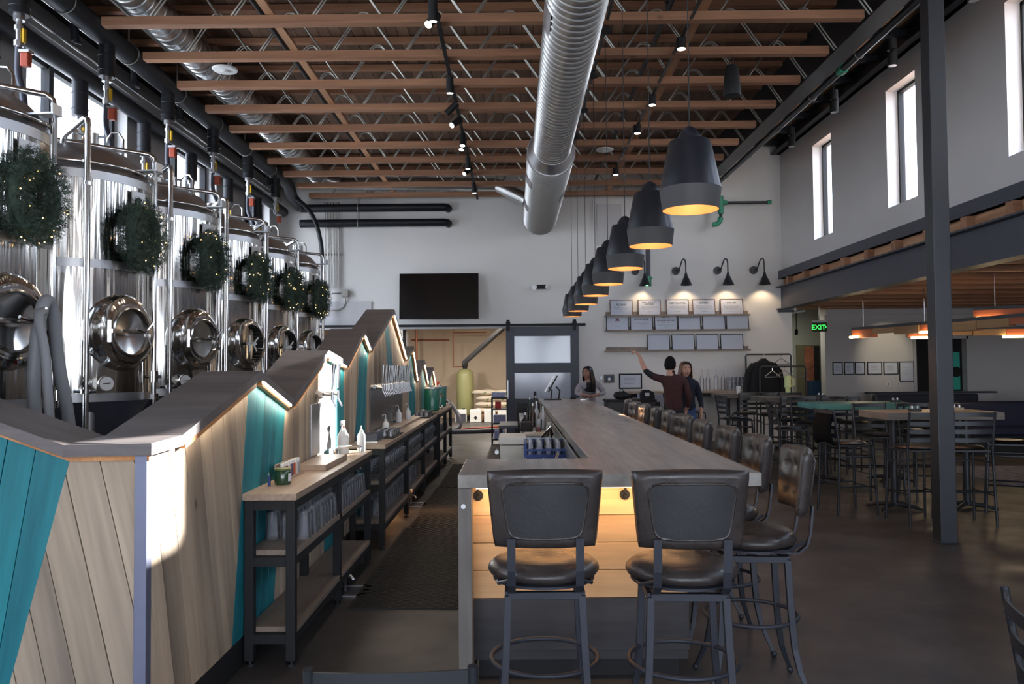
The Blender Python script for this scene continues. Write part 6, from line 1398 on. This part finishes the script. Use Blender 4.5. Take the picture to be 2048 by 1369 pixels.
# ------------------------------------------------------------------ people
def skin_body(name, joints, bones, parent, mats, regions, sub=2):
    """joints: {key: (pos, rx, ry)}; bones: [(a, b)]; one continuous surface; regions: {key: material index} by nearest joint"""
    keys = list(joints); idx = {k: i for i, k in enumerate(keys)}
    me = bpy.data.meshes.new(name); me.from_pydata([joints[k][0] for k in keys], [(idx[a], idx[b]) for a, b in bones], [])
    o = bpy.data.objects.new(name, me); COL.objects.link(o)
    sk = o.modifiers.new('skin', 'SKIN'); sk.use_smooth_shade = True; sk.branch_smoothing = .6
    for i, k in enumerate(keys):
        v = me.skin_vertices[0].data[i]; v.radius = (joints[k][1], joints[k][2]); v.use_root = (k == 'pelvis')
    sb = o.modifiers.new('sub', 'SUBSURF'); sb.levels = sub; sb.render_levels = sub
    dg = bpy.context.evaluated_depsgraph_get(); ev = o.evaluated_get(dg); m2 = bpy.data.meshes.new_from_object(ev)
    bpy.data.objects.remove(o); m2.name = name
    for q in mats: m2.materials.append(q)
    segs = [(Vector(joints[a][0]), Vector(joints[b][0]), regions.get((a, b), regions.get(b, 0)), max(joints[a][1], joints[b][1])) for a, b in bones]
    for p in m2.polygons:
        c = p.center; best = 1e9
        for A, B, r, w in segs:
            d = B - A; t = max(0, min(1, (c - A).dot(d) / max(d.length_squared, 1e-9))); q = (c - A - d * t).length / w
            if q < best: best = q; mi = r
        p.material_index = mi; p.use_smooth = True
    r = bpy.data.objects.new(name, m2); COL.objects.link(r); r.parent = parent; return r
skin_m = mat('skin_tone', (198, 150, 128), .55); skin_d = mat('skin_tone_tan', (150, 108, 90), .55)
hair_m = mat('near_black_hair', (20, 18, 20), .8, spec=.2); hair_b = mat('auburn_brown_hair', (116, 78, 56), .5, var=.3, vscale=30, vstretch=(1, 1, .2)); hair_k = mat('long_black_hair', (14, 14, 20), .35)
maroon = mat('maroon_knit_shirt', (66, 34, 34), .85, var=.15, vscale=12); blk = mat('black_sleeve_cloth', (22, 24, 28), .8); navy = mat('navy_fleece', (26, 30, 44), .85); jean = mat('blue_denim', (62, 84, 126), .8, var=.15, vscale=20); jean_d = mat('dark_trousers', (30, 30, 34), .8)
shirt_g = mat('pale_grey_checked_shirt', (146, 140, 148), .8, var=.2, vscale=26); shoe = mat('dark_shoe', (26, 24, 24), .6)
def hand_chain(J, Bn, side, wrist, d, n, palm_l=.085, point=False, curl=.5):
    """palm with five fingers; d = direction of the hand, n = palm normal"""
    d = Vector(d).normalized(); n = Vector(n).normalized(); s = d.cross(n).normalized(); w = Vector(wrist)
    pk = side + 'palm'; J[pk] = (w + d * .045, .028, .020); Bn.append((side + 'wrist', pk)); kk = side + 'knuckle'; J[kk] = (w + d * .078, .032, .017); Bn.append((pk, kk))
    for i, (off, ln) in enumerate(((-.027, .068), (-.009, .078), (.009, .074), (.026, .058))):
        st = w + d * (palm_l + .004) + s * off; c = 0.06 if (point and i == 0) else (.9 if point else curl)
        a = st + (d * math.cos(c * .6) + n * math.sin(c * .6)) * ln * .45; b = a + (d * math.cos(c * 1.5) + n * math.sin(c * 1.5)) * ln * .32; e = b + (d * math.cos(c * 2.2) + n * math.sin(c * 2.2)) * ln * .28
        ks = [side + 'f%d%d' % (i, q) for q in range(4)]
        for k_, p, r in zip(ks, (st, a, b, e), (.0095, .009, .0085, .0075)): J[k_] = (p, r, r)
        Bn += [(kk, ks[0]), (ks[0], ks[1]), (ks[1], ks[2]), (ks[2], ks[3])]
    t0 = w + d * .03 - s * .032; t1 = w + d * .06 - s * .055 + n * .01; t2 = w + d * .088 - s * .062 + n * .02
    for q, (p, r) in enumerate(((t0, .013), (t1, .0105), (t2, .0085))): J[side + 't%d' % q] = (p, r, r)
    Bn += [(pk, side + 't0'), (side + 't0', side + 't1'), (side + 't1', side + 't2')]
def person(label, loc, rz, P, mats, regions, hair, face_dir=(0, 1), name='person'):
    """P: dict of joint positions in local metres"""
    t = thing(name, label, 'person', loc, rz)
    J = {}; B = []
    for k, v in P['j'].items(): J[k] = v
    B += P['b']
    for side, a in P['hands'].items(): hand_chain(J, B, side, *a[0], **a[1])
    R = dict(regions)
    for k in J:
        if k[0] in 'LR' and (k[1:] in ('palm', 'knuckle') or k[1] in 'ft') and k not in R: R[k] = 0
    skin_body('body', J, B, t, mats, R); return t
def head(t, c, yaw, hairm, skinm, style, sc=1.0, pitch=0):
    """skull with jaw, nose, ears, eyes, mouth and hair; faces local -y turned by yaw"""
    Rm = Matrix.Rotation(yaw, 3, 'Z') @ Matrix.Rotation(pitch, 3, 'X'); c = Vector(c)
    def tr(p): return Rm @ (Vector(p) * sc) + c
    s = MB(); V = []; n, k = 22, 16
    for i in range(k + 1):
        ph = PI * i / k
        for j in range(n):
            a = 2 * PI * j / n; x = .076 * math.sin(ph) * math.cos(a); y = .095 * math.sin(ph) * math.sin(a); z = -.118 * math.cos(ph)
            if z < -.02: f = 1 + (z + .02) * 3.2; x *= f; y = y * (1 + (z + .02) * 1.6) - .012 * (-z - .02) / .1
            if y < -.07 and abs(x) < .05 and .0 < z < .03: y += .006
            V.append(tr((x, y, z)))
    s.v = [tuple(v) for v in V]
    for i in range(k):
        for j in range(n): s.f.append((i * n + j, i * n + (j + 1) % n, (i + 1) * n + (j + 1) % n, (i + 1) * n + j)); s.m.append(0)
    s.add([tr(p) for p in ((0, -.09, .02), (-.016, -.092, -.03), (.016, -.092, -.03), (0, -.118, -.028), (0, -.092, -.038))], [(0, 1, 3), (0, 3, 2), (1, 4, 3), (3, 4, 2)])
    for sx in (-1, 1): s.sphere(tr((sx * .078, .01, -.01)), .024 * sc, 8, 6, (.45, .7, 1.1))
    s.cyl(tr((0, .02, -.16)), tr((0, .01, -.06)), .05 * sc, .048 * sc, n=14)
    hd = s.build('head', skinm, t, smooth=60)
    e = MB()
    for sx in (-1, 1): e.sphere(tr((sx * .031, -.083, .008)), .011 * sc, 8, 6, (1.2, .6, .7)); e.obox(tr((sx * .014, -.092, .03)), tr((sx * .048, -.084, .032)), .006 * sc, .007 * sc)
    e.build('eyes_and_brows', hair_m, hd)
    MB().sphere(tr((0, -.090, -.058)), .021 * sc, 10, 6, (1.1, .4, .3)).build('mouth', mat('lip_red', (150, 74, 70), .5), hd)
    g = MB()
    if style == 'short':
        prof = []
        for i in range(10):
            ph = PI * (.46 + .54 * i / 9)
            for j in range(24):
                a = 2 * PI * j / 24; back = math.sin(a); low = -.07 if back > .2 else (.0 if back > -.3 else .055)
                q_ = i / 9; top = .124; z = low + (top - low) * math.sin(q_ * PI / 2); r = math.cos(math.asin(max(-.97, min(.999, z / .126)))) if z > 0 else 1 - .25 * (z / .07) ** 2
                prof.append(tr((.082 * r * math.cos(a), .101 * r * math.sin(a) + .004, z)))
        g.add(prof, [(i * 24 + j, i * 24 + (j + 1) % 24, i * 24 + 24 + (j + 1) % 24, i * 24 + 24 + j) for i in range(9) for j in range(24)])
    else:
        ln = .34 if style == 'long' else .24
        rows = [(.0, .128, .01), (.05, .12, .0), (.082, .085, .0), (.094, .03, .0), (.102, -.04, .015), (.112, -.12, .03), (.115, -.2, .045), (.095, -ln, .05)]
        m_ = 26
        for r, z, yo in rows:
            for j in range(m_):
                a = 2 * PI * j / m_; x = r * math.cos(a) * (1 + .05 * math.sin(9 * a)); y = r * 1.12 * math.sin(a)
                if y < 0 and z < .075:   # open at the face: pull the front locks to the sides
                    x = math.copysign(max(abs(x), r * .8), x); y = max(y, -.055)
                g.v.append(tuple(tr((x, y + yo, z))))
        g.f = [(i * m_ + j, i * m_ + (j + 1) % m_, i * m_ + m_ + (j + 1) % m_, i * m_ + m_ + j) for i in range(len(rows) - 1) for j in range(m_)
               if not (i >= 2 and 17 <= j <= 21)]
        g.m = [0] * len(g.f)
    g.build('hair', hairm, hd, smooth=70)
    return hd
# man with his back to the camera, left arm raised and pointing (world axes, base at his feet)
mj = {'pelvis': ((0, 0, .93), .18, .13), 'waist': ((0, 0, 1.08), .18, .125), 'chest': ((-.01, 0, 1.28), .195, .13), 'upper': ((-.01, 0, 1.40), .15, .10), 'neck': ((-.02, -.01, 1.50), .062, .062), 'nape': ((-.02, -.01, 1.56), .055, .055),
      'Lsh': ((-.17, .0, 1.42), .075, .075), 'Larm': ((-.29, .0, 1.44), .06, .06), 'Lelb': ((-.42, .02, 1.53), .05, .05), 'Lfore': ((-.475, .05, 1.66), .042, .042), 'Lwrist': ((-.52, .08, 1.80), .027, .027),
      'Rsh': ((.16, .0, 1.40), .08, .08), 'Relb': ((.235, -.02, 1.14), .052, .052), 'Rfore': ((.24, .06, 1.0), .042, .042), 'Rwrist': ((.22, .14, .92), .028, .028),
      'Lhip': ((-.09, 0, .86), .10, .10), 'Lknee': ((-.11, -.01, .50), .065, .065), 'Lank': ((-.12, .02, .10), .042, .042), 'Ltoe': ((-.13, .15, .045), .042, .04),
      'Rhip': ((.09, 0, .86), .10, .10), 'Rknee': ((.10, -.01, .50), .065, .065), 'Rank': ((.11, .02, .10), .042, .042), 'Rtoe': ((.13, .15, .045), .042, .04)}
mb_ = [('pelvis', 'waist'), ('waist', 'chest'), ('chest', 'upper'), ('upper', 'neck'), ('neck', 'nape'), ('upper', 'Lsh'), ('Lsh', 'Larm'), ('Larm', 'Lelb'), ('Lelb', 'Lfore'), ('Lfore', 'Lwrist'), ('upper', 'Rsh'), ('Rsh', 'Relb'), ('Relb', 'Rfore'), ('Rfore', 'Rwrist'),
       ('pelvis', 'Lhip'), ('Lhip', 'Lknee'), ('Lknee', 'Lank'), ('Lank', 'Ltoe'), ('pelvis', 'Rhip'), ('Rhip', 'Rknee'), ('Rknee', 'Rank'), ('Rank', 'Rtoe')]
reg = {'waist': 1, 'chest': 1, 'upper': 1, 'neck': 1, 'nape': 0, 'Lsh': 1, 'Larm': 1, 'Lelb': 2, 'Lfore': 0, 'Lwrist': 0, 'Rsh': 1, 'Relb': 1, 'Rfore': 1, 'Rwrist': 0, 'Lhip': 3, 'Lknee': 3, 'Lank': 3, 'Ltoe': 4, 'Rhip': 3, 'Rknee': 3, 'Rank': 3, 'Rtoe': 4}
t = person('man seen from behind in a maroon shirt, left arm raised to point', (2.47, 12.5, 0), 0, {'j': mj, 'b': mb_, 'hands': {'L': (((-.52, .08, 1.80), (-.75, .25, .45), (0, .4, -1)), dict(point=True)), 'R': (((.22, .14, .92), (-.1, .3, -.8), (-1, 0, 0)), {})}}, [skin_m, maroon, blk, jean_d, shoe], reg, hair_m)
head(t, (-.045, .01, 1.635), PI * .88, hair_m, skin_m, 'short', sc=1.1)
# woman facing the camera behind him
wj = {k: (Vector((v[0][0] * .88, v[0][1], v[0][2] * .955)), v[1] * .86, v[2] * .9) for k, v in mj.items()}
for k, v in {'Lsh': (-.14, 0, 1.33), 'Larm': (-.19, 0, 1.22), 'Lelb': (-.22, .02, 1.06), 'Lfore': (-.20, -.06, .98), 'Lwrist': (-.14, -.13, .94), 'Rsh': (.14, 0, 1.33), 'Relb': (.22, .03, 1.06), 'Rfore': (.22, -.03, .95), 'Rwrist': (.20, -.08, .86), 'Ltoe': (-.12, -.14, .045), 'Rtoe': (.12, -.14, .045)}.items(): wj[k] = (Vector(v), wj[k][1], wj[k][2])
reg2 = {k: (1 if v in (1, 2) else v) for k, v in reg.items()}; reg2.update({'Lelb': 1, 'Larm': 1, 'Lfore': 1, 'Rfore': 1, 'pelvis': 1, 'Lhip': 3, 'Rhip': 3})
t = person('woman with brown hair and navy jacket facing the camera behind the pointing man', (2.78, 12.95, 0), 0, {'j': wj, 'b': mb_, 'hands': {'L': ((tuple(wj['Lwrist'][0]), (.3, -.3, -.5), (0, -1, -.3)), {}), 'R': ((tuple(wj['Rwrist'][0]), (-.1, -.2, -1), (-1, 0, 0)), {})}}, [skin_m, navy, navy, jean, shoe], reg2, hair_b)
hd = head(t, (-.03, -.02, 1.555), .18, hair_b, skin_m, 'mid', sc=1.08)
MB().tube([(-.10, -.06, 1.63), (-.07, -.10, 1.655), (-.03, -.115, 1.66), (.02, -.105, 1.655), (.05, -.06, 1.63)], .014, 6).build('sunglasses_on_head', M['matteblack'], hd, smooth=60)
# staff member leaning on the bar end
sj = {k: (Vector(v[0]), v[1] * 1.0, v[2] * 1.0) for k, v in wj.items()}
for k, v in {'pelvis': (0, .20, .93), 'waist': (0, .13, 1.06), 'chest': (0, .04, 1.22), 'upper': (0, -.02, 1.32), 'neck': (-.01, -.05, 1.40), 'nape': (-.02, -.06, 1.44), 'Lsh': (-.15, -.02, 1.30), 'Larm': (-.20, -.04, 1.24), 'Lelb': (-.24, -.14, 1.14), 'Lfore': (-.16, -.24, 1.125), 'Lwrist': (-.07, -.32, 1.115),
             'Rsh': (.15, -.02, 1.30), 'Relb': (.26, -.10, 1.15), 'Rfore': (.16, -.22, 1.125), 'Rwrist': (.07, -.30, 1.115), 'Lhip': (-.08, .22, .86), 'Rhip': (.08, .22, .86), 'Lknee': (-.09, .20, .48), 'Rknee': (.09, .20, .48), 'Lank': (-.09, .26, .1), 'Rank': (.09, .26, .1), 'Ltoe': (-.1, .12, .045), 'Rtoe': (.1, .12, .045)}.items(): sj[k] = (Vector(v), sj[k][1], sj[k][2])
reg3 = dict(reg2); reg3.update({'Lfore': 1, 'Rfore': 1, 'upper': 2, 'neck': 0})
t = person('staff member with long black hair leaning on the far bar end', (1.32, 14.28, 0), 0, {'j': sj, 'b': mb_, 'hands': {'L': (((-.07, -.32, 1.115), (.8, -.4, -.06), (0, -.2, -1)), {}), 'R': (((.07, -.30, 1.115), (-.8, -.4, -.06), (0, -.2, -1)), {})}}, [skin_d, shirt_g, blk, jean_d, shoe], reg3, hair_k)
head(t, (-.03, -.07, 1.50), -.75, hair_k, skin_d, 'long')
# end of script
